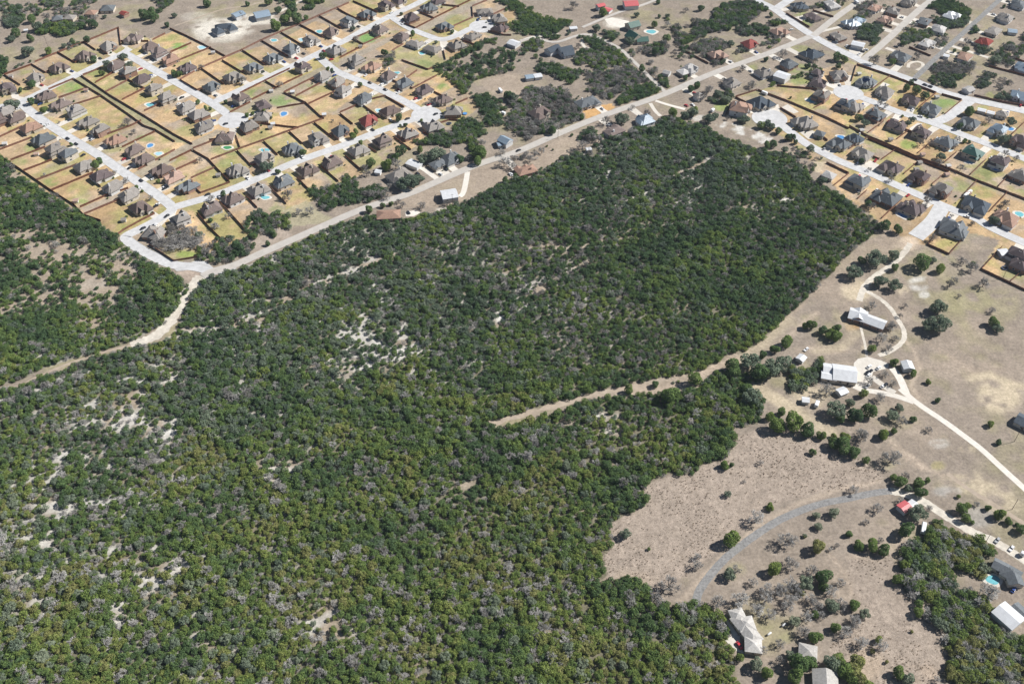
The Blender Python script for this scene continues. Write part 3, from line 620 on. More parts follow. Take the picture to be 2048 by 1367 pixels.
for sh, x, y, nm in [('A', 300, 345, 'field at top left'), ('C', 235, 530, 'yard below the green lawn'), ('H', 560, 745, 'long golden yard'), ('H', 1200, 150, 'yard by the short cul-de-sac'), ('H', 1170, 190, 'long fence of that cul-de-sac'), ('G', 50, 380, 'yard at the left edge'), ('G', 420, 500, 'fence of the left yards'),
                     ('G', 880, 1045, 'stony yard by the left wood'), ('B', 1180, 1050, 'corner lawn of the upper cross street'), ('B', 1430, 1060, 'sheltered green yard'), ('B', 500, 600, 'rear fence below the caliche lot'), ('H', 1800, 40, 'yard corner right of the blue pool'), ('L', 865, 505, 'green garden with oaks'), ('L', 1165, 640, 'easement fence below the green roof'), ('L', 1150, 740, 'easement junction'), ('L', 830, 600, 'lower easement fence'),
                     ('L', 490, 330, 'golden yard by the easement'), ('L', 150, 225, 'yard at the easement top'), ('L', 790, 680, 'rear yard above the brown house'), ('F', 1030, 1120, 'green corner lawn'), ('F', 120, 850, 'upper right far corner'), ('G', 1440, 1270, 'yard at the street bend'), ('A', 1000, 1040, 'greenway fence'), ('A', 120, 880, 'upper left lawn'), ('L', 1400, 960, 'driveway of the blue-black house')]:
    farm('garden_shed', 'small garden shed in the %s' % nm, 'shed', sh, [(x - 13, y, x + 13, y - 3, 3.2, 2.1, .4, 'gable')], rng.choice('wlgt'), M_WALLW, 'garden sheds in the yards')

# ------------------------------------------------------------------ fences
FENCES = {
 'A': [[(50, 880), (240, 1000)], [(375, 760), (535, 855), (600, 820)], [(680, 620), (880, 740), (960, 705)], [(985, 500), (1120, 590)], [(1390, 330), (1415, 530)], [(50, 880), (375, 760)], [(410, 730), (700, 610), (985, 500), (1390, 330)], [(1415, 490), (1735, 490)], [(1790, 470), (1930, 400)],
       [(865, 930), (1180, 1120), (1500, 1340), (1690, 1480), (1820, 1525), (2045, 1660)], [(950, 890), (1300, 1130), (1700, 1367), (2040, 1580), (2250, 1690)], [(970, 885), (1180, 800)], [(1120, 970), (1330, 850)], [(1240, 1080), (1500, 940)], [(1430, 1170), (1690, 1040)], [(570, 1050), (860, 930)], [(690, 1150), (1000, 1040)], [(840, 1240), (1180, 1130)], [(1690, 1300), (1990, 1170)], [(1500, 940), (1690, 1040)]],
 'B': [[(0, 340), (200, 430), (400, 530), (650, 665)], [(120, 935), (360, 800), (650, 675), (840, 590), (1060, 480), (1290, 380), (1510, 290), (1740, 190), (1950, 100), (2090, 40)], [(120, 940), (320, 1060), (380, 1040)], [(365, 805), (630, 990)], [(610, 710), (840, 850), (880, 830)], [(845, 595), (1110, 765)], [(1070, 482), (1380, 665)], [(1295, 385), (1560, 545)], [(1515, 295), (1790, 440)], [(1745, 195), (2000, 340)], [(1955, 105), (2100, 190)],
       [(820, 1095), (1110, 950), (1400, 810)], [(1115, 955), (1235, 1025)], [(940, 1180), (1240, 1030), (1550, 880)], [(1330, 1090), (1590, 1210), (1760, 1367), (1800, 1390)], [(1470, 1130), (1850, 930)], [(1250, 1270), (1585, 1212)], [(1620, 1220), (1920, 1080)], [(700, 1320), (940, 1200)], [(1335, 1085), (1700, 900)], [(0, 620), (250, 510)], [(80, 720), (480, 560)]],
 'C': [[(150, 20), (440, 150)], [(0, 130), (230, 245)], [(720, 270), (880, 335), (1095, 225)], [(930, 150), (1100, 220)], [(1160, 60), (1390, 85)], [(1330, 310), (1555, 210), (1545, 80), (1720, 10)], [(1760, 190), (1930, 110)], [(1730, 370), (1900, 415), (2000, 420)], [(1105, 215), (1540, 0)], [(340, 380), (150, 460), (270, 525), (480, 430)], [(0, 680), (265, 545)], [(610, 600), (740, 520)], [(720, 710), (1030, 820), (1080, 800)], [(1210, 590), (1235, 700)], [(1430, 480), (1610, 545)],
       [(800, 1010), (845, 1040), (1130, 890)], [(600, 940), (680, 975)], [(1080, 1070), (1220, 1140)], [(1350, 1220), (1490, 1160)], [(530, 1130), (750, 1260)], [(245, 1220), (470, 1380)], [(0, 1320), (240, 1215)], [(280, 1190), (530, 1125)], [(760, 930), (900, 830)]],
 'G': [[(0, 320), (260, 200)], [(0, 470), (370, 330)], [(130, 590), (530, 440)], [(280, 715), (610, 590)], [(430, 825), (910, 640)], [(600, 945), (1090, 740)], [(940, 1140), (1250, 1000), (1500, 920)], [(990, 1220), (1400, 1050)], [(0, 540), (280, 725), (620, 960), (870, 1115), (980, 1230), (1180, 1300)], [(1350, 1480), (1440, 1410), (1640, 1300), (1810, 1215), (1740, 1180)], [(1200, 310), (1530, 190), (1650, 130)], [(1430, 440), (1810, 260)], [(1620, 700), (2045, 470)], [(1100, 840), (1180, 900)]],
 'H': [[(0, 600), (255, 475)], [(265, 475), (450, 580), (700, 850)], [(480, 585), (780, 470), (1090, 360), (1390, 250), (1780, 110)], [(785, 480), (950, 655), (1000, 645)], [(1095, 370), (1260, 530)], [(1395, 258), (1550, 400)], [(1685, 155), (1890, 320)], [(40, 720), (320, 590)], [(250, 800), (520, 680)], [(300, 920), (360, 975), (690, 855)], [(770, 290), (825, 450)], [(460, 355), (550, 345)], [(1040, 160), (1400, 205), (1500, 212)], [(330, 1220), (450, 1365), (590, 1500)], [(590, 1080), (830, 1350), (880, 1410)], [(890, 1010), (1020, 1145)], [(1170, 910), (1360, 1100)], [(1490, 800), (1650, 960)], [(1760, 660), (1970, 840)], [(270, 455), (545, 350)]],
 'T': [[(400, 410), (690, 600), (1000, 550)]],
 'I': [[(60, 540), (250, 710)], [(330, 440), (430, 500)], [(640, 330), (830, 470)], [(970, 270), (1060, 310)], [(0, 50), (150, 170)], [(320, 0), (470, 90)], [(1170, 160), (1280, 120), (1420, 130)]],
 'E': [[(50, 600), (330, 750)], [(1240, 165), (1510, 325)], [(1550, 130), (1790, 205)], [(1130, 1010), (1600, 1050)]],
 'K': [[(645, 325), (800, 405)], [(650, 318), (895, 240)], [(905, 240), (1300, 390), (1700, 560), (1970, 690)], [(1170, 450), (1350, 560)], [(1560, 450), (1700, 380)], [(530, 530), (600, 400)], [(1710, 1090), (1970, 1215), (1800, 1350)], [(1640, 770), (1720, 830)]],
 'F': [[(90, 760), (480, 890), (720, 980), (1010, 1090)], [(1080, 1110), (1310, 1175)], [(250, 1060), (475, 895)], [(800, 1270), (1015, 1090)], [(1120, 1340), (1310, 1180)], [(30, 950), (85, 765)], [(1460, 1120), (1750, 1190), (2045, 1240), (2150, 1262)], [(340, 270), (500, 330)], [(700, 560), (950, 660)], [(1630, 780), (1900, 850), (2100, 905)], [(1850, 660), (2045, 730)]],
 'L': [[(0, 195), (210, 310), (550, 450), (820, 570), (1160, 690), (1490, 830), (1850, 970), (2045, 1045), (2200, 1110)], [(220, 340), (550, 480), (830, 600), (1160, 730)], [(0, 460), (210, 328)], [(380, 580), (530, 475)], [(640, 750), (800, 610)], [(970, 870), (1110, 750)], [(1330, 1000), (1485, 838)], [(1640, 1190), (1845, 970)], [(380, 1270), (600, 1060)], [(555, 345), (700, 240)], [(805, 505), (990, 350)], [(1110, 620), (1250, 500)], [(1415, 760), (1590, 590)], [(1745, 895), (1930, 700)], [(100, 1040), (200, 950)], [(260, 545), (350, 580)], [(1900, 290), (2045, 150)], [(220, 270), (400, 140)], [(650, 235), (740, 270)]],
 'M': [[(1010, 240), (915, 350), (1165, 465), (1400, 200)], [(1780, 380), (1540, 640), (2045, 880), (2160, 930)], [(1880, 780), (2045, 640)]],
}
HX = np.array([h['x'] for h in HOUSES]); HY = np.array([h['y'] for h in HOUSES])
def nearest_house(x, y, rows_only=False):
    d = np.hypot(HX - x, HY - y)
    for i in np.argsort(d):
        h = HOUSES[int(i)]
        if h['row'] or (not rows_only and 'shed' not in h['short'] and 'garage' not in h['short']): return h, float(d[i])
def house_ref(h):
    return '%s house, %s' % (ORD[h['n']], h['row']) if h['row'] else 'the ' + h['short']
def fence(pts, z1=1.9):
    W = [np.array(at(*p)[:2]) for p in pts]
    ctr = sum(W) / len(W); mb = MB()
    # drape into 4 m pieces with small height steps so the top is not ruler-straight
    for a, b in zip(W[:-1], W[1:]):
        L = np.linalg.norm(b - a); n = max(1, int(L / 4)); t = (b - a) / L; nn = np.array((-t[1], t[0])) * .07
        for i in range(n):
            p, q = a + (b - a) * i / n, a + (b - a) * (i + 1) / n
            h = z1 + rng.uniform(-.12, .12)
            v = [p + nn, p - nn, q - nn, q + nn]
            v = [(*(w - ctr), -.05) for w in v] + [(*(w - ctr), h) for w in v]
            mb.add(v, [(0, 1, 5, 4), (1, 2, 6, 5), (2, 3, 7, 6), (3, 0, 4, 7), (4, 5, 6, 7)])
    pp = MB()
    for a, b in zip(W[:-1], W[1:]):
        L = np.linalg.norm(b - a); n = max(1, int(L / 8))
        for i in range(n + 1):
            p = a + (b - a) * i / n - ctr; pp.box(p[0] - .1, p[0] + .1, p[1] - .1, p[1] + .1, -.05, z1 + .2)
    e = link('fence', None, None, None, (ctr[0], ctr[1], 0))
    mb.build('fence_panel', M_FENCE, e); pp.build('fence_post', M_FENCE, e)
    h, d = nearest_house(ctr[0], ctr[1], True)
    Ltot = sum(np.linalg.norm(b - a) for a, b in zip(W[:-1], W[1:]))
    tag(e, '%s wooden fence by %s' % ('long' if Ltot > 70 else 'short' if Ltot < 25 else 'brown', house_ref(h)), 'fence', 'wooden yard fences', where=pts[len(pts) // 2])
for sh, fl in FENCES.items():
    for pts in fl: fence(zp(sh, pts))

# ------------------------------------------------------------------ pools and trampolines
POOLS = [('A', 1760, 1225, 't', 60, 28), ('B', 375, 555, 'c', 50, 25), ('B', 1215, 472, 't', 42, 22), ('B', 1545, 465, 'c', 42, 26), ('B', 1745, 370, 't', 38, 28), ('H', 1330, 45, 'b', 42, 34), ('C', 960, 622, 't', 40, 24), ('C', 665, 852, 't', 40, 20), ('C', 450, 1290, 'c', 36, 26),
         ('H', 1110, 470, 't', 60, 26), ('H', 1115, 1022, 't', 60, 24), ('H', 672, 440, 'g', 58, 24), ('G', 1755, 415, 'b', 40, 30), ('G', 1855, 510, 'c', 45, 24), ('K', 1530, 355, 't', 52, 34), ('K', 1880, 785, 'b', 50, 28), ('L', 1160, 465, 'c', 50, 22), ('L', 1415, 612, 'c', 55, 20), ('L', 1730, 692, 'b', 60, 22), ('L', 1880, 220, 'b', 55, 26), ('L', 1990, 1215, 't', 55, 34), ('L', 630, 1225, 'b', 62, 42), ('P', 1680, 575, 't', 95, 44), ('D', 1650, 372, 't', 65, 34)]  # largest blue entry on sheet L is a covered awning, built as a pool
for sh, x, y, wc, rx, ry in POOLS:
    cx, cy, _ = at(*z2p(sh, x, y)); h, d = nearest_house(cx, cy)
    s = scale_at(z2p(sh, x, y)[1]) * K
    a = .84 * rx / s; b = .80 * ry / s / .56
    e = link('swimming_pool', None, None, None, (cx, cy, 0), rng.uniform(-.3, .3))
    def shape(f, z, wob):
        return [(a * f * math.cos(t) * (1 + wob * math.cos(2 * t + 1)), b * f * math.sin(t) * (1 + wob * math.sin(3 * t)), z) for t in [2 * math.pi * i / 26 for i in range(26)]]
    deck = MB(); inner = shape(1, .13, .10); outer = shape(1.45, .13, .16); low = [(p[0], p[1], -.02) for p in outer]
    n = 26; deck.add(inner + outer + low, [(n + i, n + (i + 1) % n, (i + 1) % n, i) for i in range(n)] + [(2 * n + i, 2 * n + (i + 1) % n, n + (i + 1) % n, n + i) for i in range(n)])
    deck.build('pool_deck', M_CONC, e)
    wb = MB(); wb.add(shape(1.02, .09, .10), [tuple(range(26))]); wb.build('water', WATER[wc], e)
    tag(e, '%s swimming pool by %s' % (dict(t='teal', b='bright blue', g='murky green', c='pale turquoise')[wc], house_ref(h)), 'pool', 'backyard swimming pools', where=z2p(sh, x, y))
for sh, x, y in [('I', 1275, 155), ('M', 1820, 615), ('I', 1460, 40)]:  # last entry is a round blue above-ground pool, built as a trampoline
    cx, cy, _ = at(*z2p(sh, x, y), .8); h, d = nearest_house(cx, cy)
    e = link('trampoline', None, None, None, (cx, cy, 0)); r = 2.3
    mat_ = MB(); mat_.add(disc(0, 0, r * .86, .86, 20), [tuple(range(20))]); mat_.build('jumping_mat', M_TYRE if sh != 'I' or x < 1400 else WATER['b'], e)
    rm = MB(); i_ = disc(0, 0, r * .86, .88, 20); o_ = disc(0, 0, r, .88, 20); rm.add(i_ + o_, [(20 + i, 20 + (i + 1) % 20, (i + 1) % 20, i) for i in range(20)]); rm.build('rim', plain('rim_blue', (.10, .14, .25), .7), e)
    for t in range(4):
        bx('leg', M_TYRE, e, (r * .95 * math.cos(t * 1.57), r * .95 * math.sin(t * 1.57), .42), (.08, .08, .86))
    tag(e, 'round trampoline in the yard of %s' % house_ref(h), 'trampoline', where=z2p(sh, x, y))

# ------------------------------------------------------------------ cars
def car_meshes():
    b = MB()
    prof = [(-2.3, .35), (-2.35, .85), (-1.5, .98), (1.0, 1.0), (2.2, .85), (2.3, .35)]
    for s in (0,):
        v = [(x, -.9, z) for x, z in prof] + [(x, .9, z) for x, z in prof]; n = len(prof)
        b.add(v, [tuple(range(n)), tuple(reversed(range(n, 2 * n)))] + [(i, n + i, n + (i + 1) % n, (i + 1) % n) for i in range(n)])
    rt = MB(); rt.add([(-1.35, -.68, 1.46), (.25, -.68, 1.46), (.25, .68, 1.46), (-1.35, .68, 1.46), (-1.3, -.62, 1.52), (.15, -.62, 1.52), (.15, .62, 1.52), (-1.3, .62, 1.52)], [(0, 1, 5, 4), (1, 2, 6, 5), (2, 3, 7, 6), (3, 0, 4, 7), (4, 5, 6, 7)])
    g = MB(); g.add([(-1.95, -.82, .96), (1.0, -.82, .98), (1.0, .82, .98), (-1.95, .82, .96), (-1.35, -.66, 1.46), (.25, -.66, 1.46), (.25, .66, 1.46), (-1.35, .66, 1.46)], [(0, 1, 5, 4), (1, 2, 6, 5), (2, 3, 7, 6), (3, 0, 4, 7), (4, 5, 6, 7)])
    w = MB(); n = 12
    v = [(.34 * math.cos(2 * math.pi * i / n), -.1, .34 * math.sin(2 * math.pi * i / n)) for i in range(n)] + [(.34 * math.cos(2 * math.pi * i / n), .1, .34 * math.sin(2 * math.pi * i / n)) for i in range(n)]
    w.add(v, [tuple(range(n)), tuple(reversed(range(n, 2 * n)))] + [(i, n + i, n + (i + 1) % n, (i + 1) % n) for i in range(n)])
    out = b.mesh('body'), rt.mesh('car_roof'), g.mesh('car_windows'), w.mesh('wheel')
    out[2].materials.append(M_GLASS); out[3].materials.append(M_TYRE)
    return out
CAR = car_meshes()
CARS = {'A': '1170 680 k;470 1215 b;1780 890 w', 'B': '1085 830 k;1335 720 b;1560 625 k;1885 695 r;1920 880 b;100 1215 w;740 1240 b', 'C': '300 880 w;350 965 k;490 985 w;530 1045 k;690 1045 r;1610 230 b;1690 320 k;370 230 k;1640 210 w;600 150 w',
        'G': '460 170 k;790 330 k;890 395 k;1080 340 w;1790 800 w;1930 890 w;970 525 k;1650 820 k;1950 1235 k;1840 1100 w;1820 1120 k', 'H': '510 125 b;650 160 k;440 985 k;900 740 k;1480 540 k', 'T': '330 210 k;445 185 k',
        'I': '590 110 w;790 100 k;1120 45 k;920 640 w;910 740 k;1240 690 k;1990 750 w;800 1195 k', 'J': '100 880 k;20 1160 w', 'E': '1015 90 k;1950 535 w;75 1230 r;150 1225 w;1300 345 w', 'F': '770 930 k;890 990 k;950 1010 k;550 545 k;970 555 w;200 580 w;120 630 w;160 600 k;30 300 w',
        'L': '465 130 r;690 995 r;1380 1245 w;835 75 w;1030 330 w;310 590 r;320 935 w;1660 555 w;300 950 k;120 945 w', 'N': '820 540 w;930 555 w;655 620 w;800 610 k;835 595 k;815 640 w;800 770 g;980 770 w;1010 752 k;85 340 w', 'R': '635 915 r', 'P': '1735 115 g;1900 210 w;1340 65 k;1925 690 b', 'C2': ''}  # silver entry on sheet P is a grey trailer, drawn with the car mesh
ALLCARS = [(sh, *it.split()) for sh, data in CARS.items() for it in filter(None, data.split(';'))]
for di_, ((gx, gy), street, ang) in enumerate(DRIVES):
    rr = random.Random(3000 + di_)
    if rr.random() < .34:
        fx, fy = math.sin(ang), -math.cos(ang); o_ = rr.choice([-1.4, 1.4]); d_ = rr.uniform(3.4, 6)
        ALLCARS.append(('drive', gx + fx * d_ - fy * o_, gy + fy * d_ + fx * o_, rr.choice('kkwwgbr'), ang))
for ent in ALLCARS:
        sh = ent[0]; cc = ent[3]
        if sh == 'drive': x, y = ent[1], ent[2]; px, py = proj(x, y, .7)
        else: px, py = z2p(sh, int(ent[1]), int(ent[2])); x, y, _ = at(px, py, .7)
        best = min(((nearest_on(k, x, y), k) for k in SW), key=lambda q: q[0][0])
        (d, q, t), st = best; a = math.atan2(t[1], t[0]); on = d < STREET_W[st] / 2 + 1
        if not on and sh not in 'NP': a += math.pi / 2
        if sh == 'drive': a = ent[4] + math.pi / 2
        if sh == 'R': a = at(1482, 1295)[0] * 0 + 2.1
        h, dh = nearest_house(x, y)
        z = .16 if on else .05
        e = link('car', None, None, None, (x, y, z), a + rng.uniform(-.06, .06) + (math.pi if rng.random() < .5 else 0))
        bd = link('body', CAR[0], e, car_mat(cc)); link('car_roof', CAR[1], e, car_mat(cc)); link('car_windows', CAR[2], e)
        for wx in (-1.4, 1.4):
            for wy in (-.84, .84): link('wheel', CAR[3], e, None, (wx, wy, .34))
        if on: lb = '%s car on %s by %s' % (CARC[cc][0], STREET_TXT[st], house_ref(h).replace(', ' + STREET_TXT[st], ','))
        else: lb = '%s car parked by %s' % (CARC[cc][0], house_ref(h))
        tag(e, lb, 'car', 'cars in the streets and drives', where=(px, py))
# trailers and tanks
def trailer(sh, x1, y1, x2, y2, label):
    a = at(*z2p(sh, x1, y1), 2.4); b = at(*z2p(sh, x2, y2), 2.4); L = math.hypot(b[0] - a[0], b[1] - a[1]); an = math.atan2(b[1] - a[1], b[0] - a[0])
    e = link('trailer', None, None, None, ((a[0] + b[0]) / 2, (a[1] + b[1]) / 2, 0), an)
    mb = MB(); h = L / 2; mb.add([(-h, -1.2, .7), (h, -1.2, .7), (h, 1.2, .7), (-h, 1.2, .7), (-h, -1.2, 2.7), (h, -1.2, 2.7), (h, 1.2, 2.7), (-h, 1.2, 2.7), (-h + .2, -.9, 2.95), (h - .2, -.9, 2.95), (h - .2, .9, 2.95), (-h + .2, .9, 2.95)],
                                 [(0, 3, 2, 1), (0, 1, 5, 4), (1, 2, 6, 5), (2, 3, 7, 6), (3, 0, 4, 7), (4, 5, 9, 8), (5, 6, 10, 9), (6, 7, 11, 10), (7, 4, 8, 11), (8, 9, 10, 11)])
    mb.build('body', plain('trailer_white', (.74, .75, .76), .4, .05), e)
    for sx in (-.6, .6):
        for sy in (-1.1, 1.1): link('wheel', CAR[3], e, None, (sx, sy, .34))
    bx('hitch', M_TYRE, e, (h + .6, 0, .6), (1.4, .15, .12)); bx('window', M_GLASS, e, (0, -1.21, 1.9), (1.0, .06, .6))
    tag(e, label, 'trailer', where=z2p(sh, x1, y1))
trailer('O', 885, 1190, 865, 1310, 'long white travel trailer parked between dark junipers')
trailer('N', 222, 940, 200, 1000, 'small white trailer below the big oak')
trailer('F', 70, 0, 110, 30, 'white trailer at the far top edge')
trailer('K', 960, 245, 1020, 270, 'white trailer beside the fence corner near the cul-de-sac')
trailer('C', 1860, 1030, 1890, 1065, 'white trailer in the tan clearing')
trailer('L', 1350, 1000, 1430, 935, 'long white trailer beside the blue-black roofed house')
trailer('P', 2010, 250, 2060, 275, 'white box trailer on the lane at right edge')
trailer('I', 1890, 20, 1930, 35, 'white trailer near the juniper screen')
trailer('K', 370, 470, 395, 450, 'white trailer on the green grass near the wood corner')
for sh, x, y, lb in [('R', 1155, 675, 'white propane tank under the bare trees'), ('R', 985, 780, 'white propane tank beside the cream L-shaped house')]:
    cx, cy, _ = at(*z2p(sh, x, y), .8); e = link('propane_tank', None, None, None, (cx, cy, 0), .6); mb = MB(); n = 14
    rings = [(-1.5, .05), (-1.4, .35), (-1.1, .55), (1.1, .55), (1.4, .35), (1.5, .05)]
    v = [(X, r * math.cos(2 * math.pi * i / n), .95 + r * math.sin(2 * math.pi * i / n)) for X, r in rings for i in range(n)]
    mb.add(v, [(j * n + i, j * n + (i + 1) % n, (j + 1) * n + (i + 1) % n, (j + 1) * n + i) for j in range(len(rings) - 1) for i in range(n)]); mb.build('tank', M_WALLW, e, smooth=True)
    for s in (-.8, .8): bx('support', M_KERB, e, (s, 0, .22), (.2, .8, .5))
    tag(e, lb, 'tank', where=z2p(sh, x, y))
for i, (sh, x, y, hgt, where) in enumerate([('I', 1122, 1115, 11, 'left of the white roofed barn'), ('I', 1316, 1110, 11, 'right below the white roofed barn'), ('A', 562, 555, 12, 'alone in the top left field'), ('M', 1795, 745, 9, 'in the yard of the brown house at right'), ('B', 760, 920, 9, 'beside the upper cross street'),
                                       ('O', 1930, 250, 10, 'in the dry field at right'), ('O', 1905, 1040, 10, 'near the wheel track at right'), ('P', 1590, 150, 9, 'beside the straight tan lane'), ('E', 1390, 235, 10, 'beside the perimeter road'), ('J', 560, 740, 10, 'beside the main road'), ('K', 840, 240, 10, 'in the field above the cul-de-sac')]):
    cx, cy, _ = at(*z2p(sh, x, y)); e = link('utility_pole', None, None, None, (cx, cy, 0), rng.uniform(0, 3))
    mb = MB(); n = 8; v = [(.17 * math.cos(6.283 * i / n), .17 * math.sin(6.283 * i / n), -.1) for i in range(n)] + [(.11 * math.cos(6.283 * i / n), .11 * math.sin(6.283 * i / n), hgt) for i in range(n)]
    mb.add(v, [(i, (i + 1) % n, n + (i + 1) % n, n + i) for i in range(n)] + [tuple(range(n, 2 * n))]); mb.build('pole', M_BARK, e)
    bx('crossarm', M_BARK, e, (0, 0, hgt - .8), (2.4, .12, .14))
    for s in (-1, 1): bx('insulator', M_TRIM, e, (s, 0, hgt - .6), (.12, .12, .25))
    tag(e, 'thin wooden utility pole %s' % where, 'pole', 'utility poles', where=z2p(sh, x, y))
# ------------------------------------------------------------------ tree prototypes (unit crown radius)
def leaf_crown(name, seed, nleaf, lobes, size, zc, zr, spread=.58, lr=(.36, .52), flat=.55):
    g = np.random.default_rng(seed)
    c = []
    while len(c) < lobes:
        p = g.uniform(-1, 1, 3)
        if np.dot(p, p) < 1: c.append(p * np.array((spread, spread, zr * spread / .58 * .58)) + np.array((0, 0, zc)))
    c = np.array(c); R = g.uniform(lr[0], lr[1], lobes)
    V, F, A = [], [], []
    lob_t = g.uniform(-.16, .16, lobes)
    k = 0; tries = 0
    while k < nleaf and tries < nleaf * 6:
        tries += 1
        i = g.integers(lobes); d = g.normal(size=3); d[2] += .25; d /= np.linalg.norm(d)
        p = c[i] + d * R[i] * g.uniform(.78, 1.06)
        if p[2] < .04: continue
        dd = np.linalg.norm(c - p, axis=1) / R
        dd[i] = 9
        if dd.min() < .72: continue
        n = d * flat + g.normal(size=3) * .42; n /= np.linalg.norm(n)
        u = np.cross(n, g.normal(size=3)); u /= np.linalg.norm(u); w = np.cross(n, u)
        s = size * g.uniform(.6, 1.25); a = s * g.uniform(.6, 1.0)
        b = len(V)
        V += [p - u * s - w * a * .4, p + u * s * .2 - w * a, p + u * s + w * a * .4, p - u * s * .2 + w * a]
        F.append((b, b + 1, b + 2, b + 3))
        t = np.clip(.5 + lob_t[i] + g.normal() * .2, 0, 1); A += [t] * 4
        k += 1
    me = bpy.data.meshes.new(name); me.from_pydata([tuple(v) for v in V], [], F)
    at_ = me.attributes.new('leaf', 'FLOAT', 'POINT'); at_.data.foreach_set('value', A)
    me.update(); return me
def stick(V, F, p, q, r0, r1, n=3):
    p, q = np.array(p), np.array(q); d = q - p; L = np.linalg.norm(d); d = d / L
    u = np.cross(d, (0.31, .2, .93) if abs(d[2]) < .9 else (1, 0, .1)); u /= np.linalg.norm(u); w = np.cross(d, u); b = len(V)
    for P_, r in ((p, r0), (q, r1)):
        for i in range(n): V.append(P_ + r * (math.cos(6.2832 * i / n) * u + math.sin(6.2832 * i / n) * w))
    for i in range(n): F.append((b + i, b + (i + 1) % n, b + n + (i + 1) % n, b + n + i))
def bare_crown(name, seed, levels=4, tw=.011):
    g = np.random.default_rng(seed); V, F = [], []
    def grow(p, d, L, r, lev):
        q = p + d * L; stick(V, F, p, q, r, r * .65)
        if lev == 0: return
        for _ in range(g.integers(3, 5)):
            e = d + g.normal(size=3) * .62; e[2] += .08; e /= np.linalg.norm(e)
            grow(p + d * L * g.uniform(.55, 1.0), e, L * g.uniform(.62, .85), max(tw, r * .55), lev - 1)
    for i in range(5):
        a = 6.283 * i / 5 + g.uniform(-.4, .4); d = np.array((math.cos(a) * .8, math.sin(a) * .8, .75)); d /= np.linalg.norm(d)
        grow(np.array((0, 0, .38)), d, .42, .045, levels - 1)
    me = bpy.data.meshes.new(name); me.from_pydata([tuple(v) for v in V], [], F)
    at_ = me.attributes.new('leaf', 'FLOAT', 'POINT'); at_.data.foreach_set('value', list(np.clip(g.normal(.5, .2, len(V)), 0, 1)))
    me.update(); return me
def trunk_mesh(name, seed, h, r, limbs):
    g = np.random.default_rng(seed); V, F = [], []
    p = np.array((0, 0, -.03)); 
    q = np.array((g.uniform(-.06, .06), g.uniform(-.06, .06), h * .5)); stick(V, F, p, q, r, r * .8, 6)
    q2 = np.array((g.uniform(-.08, .08), g.uniform(-.08, .08), h)); stick(V, F, q, q2, r * .8, r * .5, 6)
    for i in range(limbs):
        a = g.uniform(0, 6.28); st = q + (q2 - q) * g.uniform(.1, 1); stick(V, F, st, st + np.array((math.cos(a) * .45, math.sin(a) * .45, g.uniform(.25, .5))), r * .5, r * .15, 4)
    me = bpy.data.meshes.new(name); me.from_pydata([tuple(v) for v in V], [], F); me.update(); return me
PROTO = dict(j=[], o=[], b=[], J=[], O=[])
for i in range(7): PROTO['j'].append(leaf_crown('crown', 100 + i, 780, 13 + i % 4, .082, .74, .66, .62, (.26, .42)))
for i in range(4): PROTO['o'].append(leaf_crown('crown', 200 + i, 760, 18, .080, .76, .46, .72, (.22, .34)))
for i in range(5): PROTO['J'].append(leaf_crown('crown', 300 + i, 2300, 13, .064, .82, .80, .58, (.36, .50), .8))
for i in range(4): PROTO['O'].append(leaf_crown('crown', 400 + i, 2000, 22, .066, .84, .55, .74, (.22, .36), .7))
for i in range(5): PROTO['b'].append(bare_crown('branches', 500 + i, 5, .0130))
for k in 'jJ':
    for m in PROTO[k]: m.materials.append(M_JUN)
for k in 'oO':
    for m in PROTO[k]: m.materials.append(M_OAK)
for m in PROTO['b']: m.materials.append(M_TWIG)
TRUNK = [trunk_mesh('trunk', 600 + i, .62, .06, 5) for i in range(3)]
for m in TRUNK: m.materials.append(M_BARK)

# ------------------------------------------------------------------ woods: outlines, openings, mixtures
MAIN = [(400, 562), (450, 548), (520, 519), (600, 484), (690, 443), (745, 434), (770, 442), (840, 436), (890, 420), (950, 398), (1020, 362), (1045, 348), (1100, 332), (1180, 292), (1240, 275), (1290, 250), (1340, 237), (1400, 250), (1440, 275), (1520, 302), (1590, 318), (1625, 360), (1690, 398), (1735, 432), (1765, 455), (1745, 470),
        (1715, 492), (1665, 540), (1620, 590), (1585, 622), (1563, 640), (1521, 683), (1475, 712), (1417, 733), (1371, 763), (1300, 774), (1283, 765), (1200, 779), (1150, 795), (960, 847), (1000, 860), (1150, 812), (1200, 796), (1263, 791), (1330, 786), (1400, 779), (1409, 745), (1442, 737), (1488, 766), (1526, 799), (1517, 848), (1468, 856), (1476, 880), (1450, 916), (1409, 929), (1380, 950), (1338, 948), (1304, 961), (1283, 982), (1299, 1003), (1280, 1015), (1222, 1046), (1222, 1095), (1200, 1115), (1216, 1148), (1190, 1168), (1260, 1150), (1300, 1175), (1300, 1205), (1380, 1205), (1420, 1210), (1450, 1240), (1462, 1300), (1475, 1367), (1500, 1470), (-120, 1470), (-120, 796), (40, 776), (110, 748), (180, 719), (225, 706), (290, 692), (347, 670), (380, 600)]
LEFT = [(-120, 240), (-20, 300), (15, 322), (60, 367), (130, 407), (200, 452), (238, 478), (300, 522), (350, 552), (380, 575), (360, 608), (330, 648), (267, 682), (225, 698), (179, 709), (138, 719), (83, 738), (40, 762), (-120, 792)]
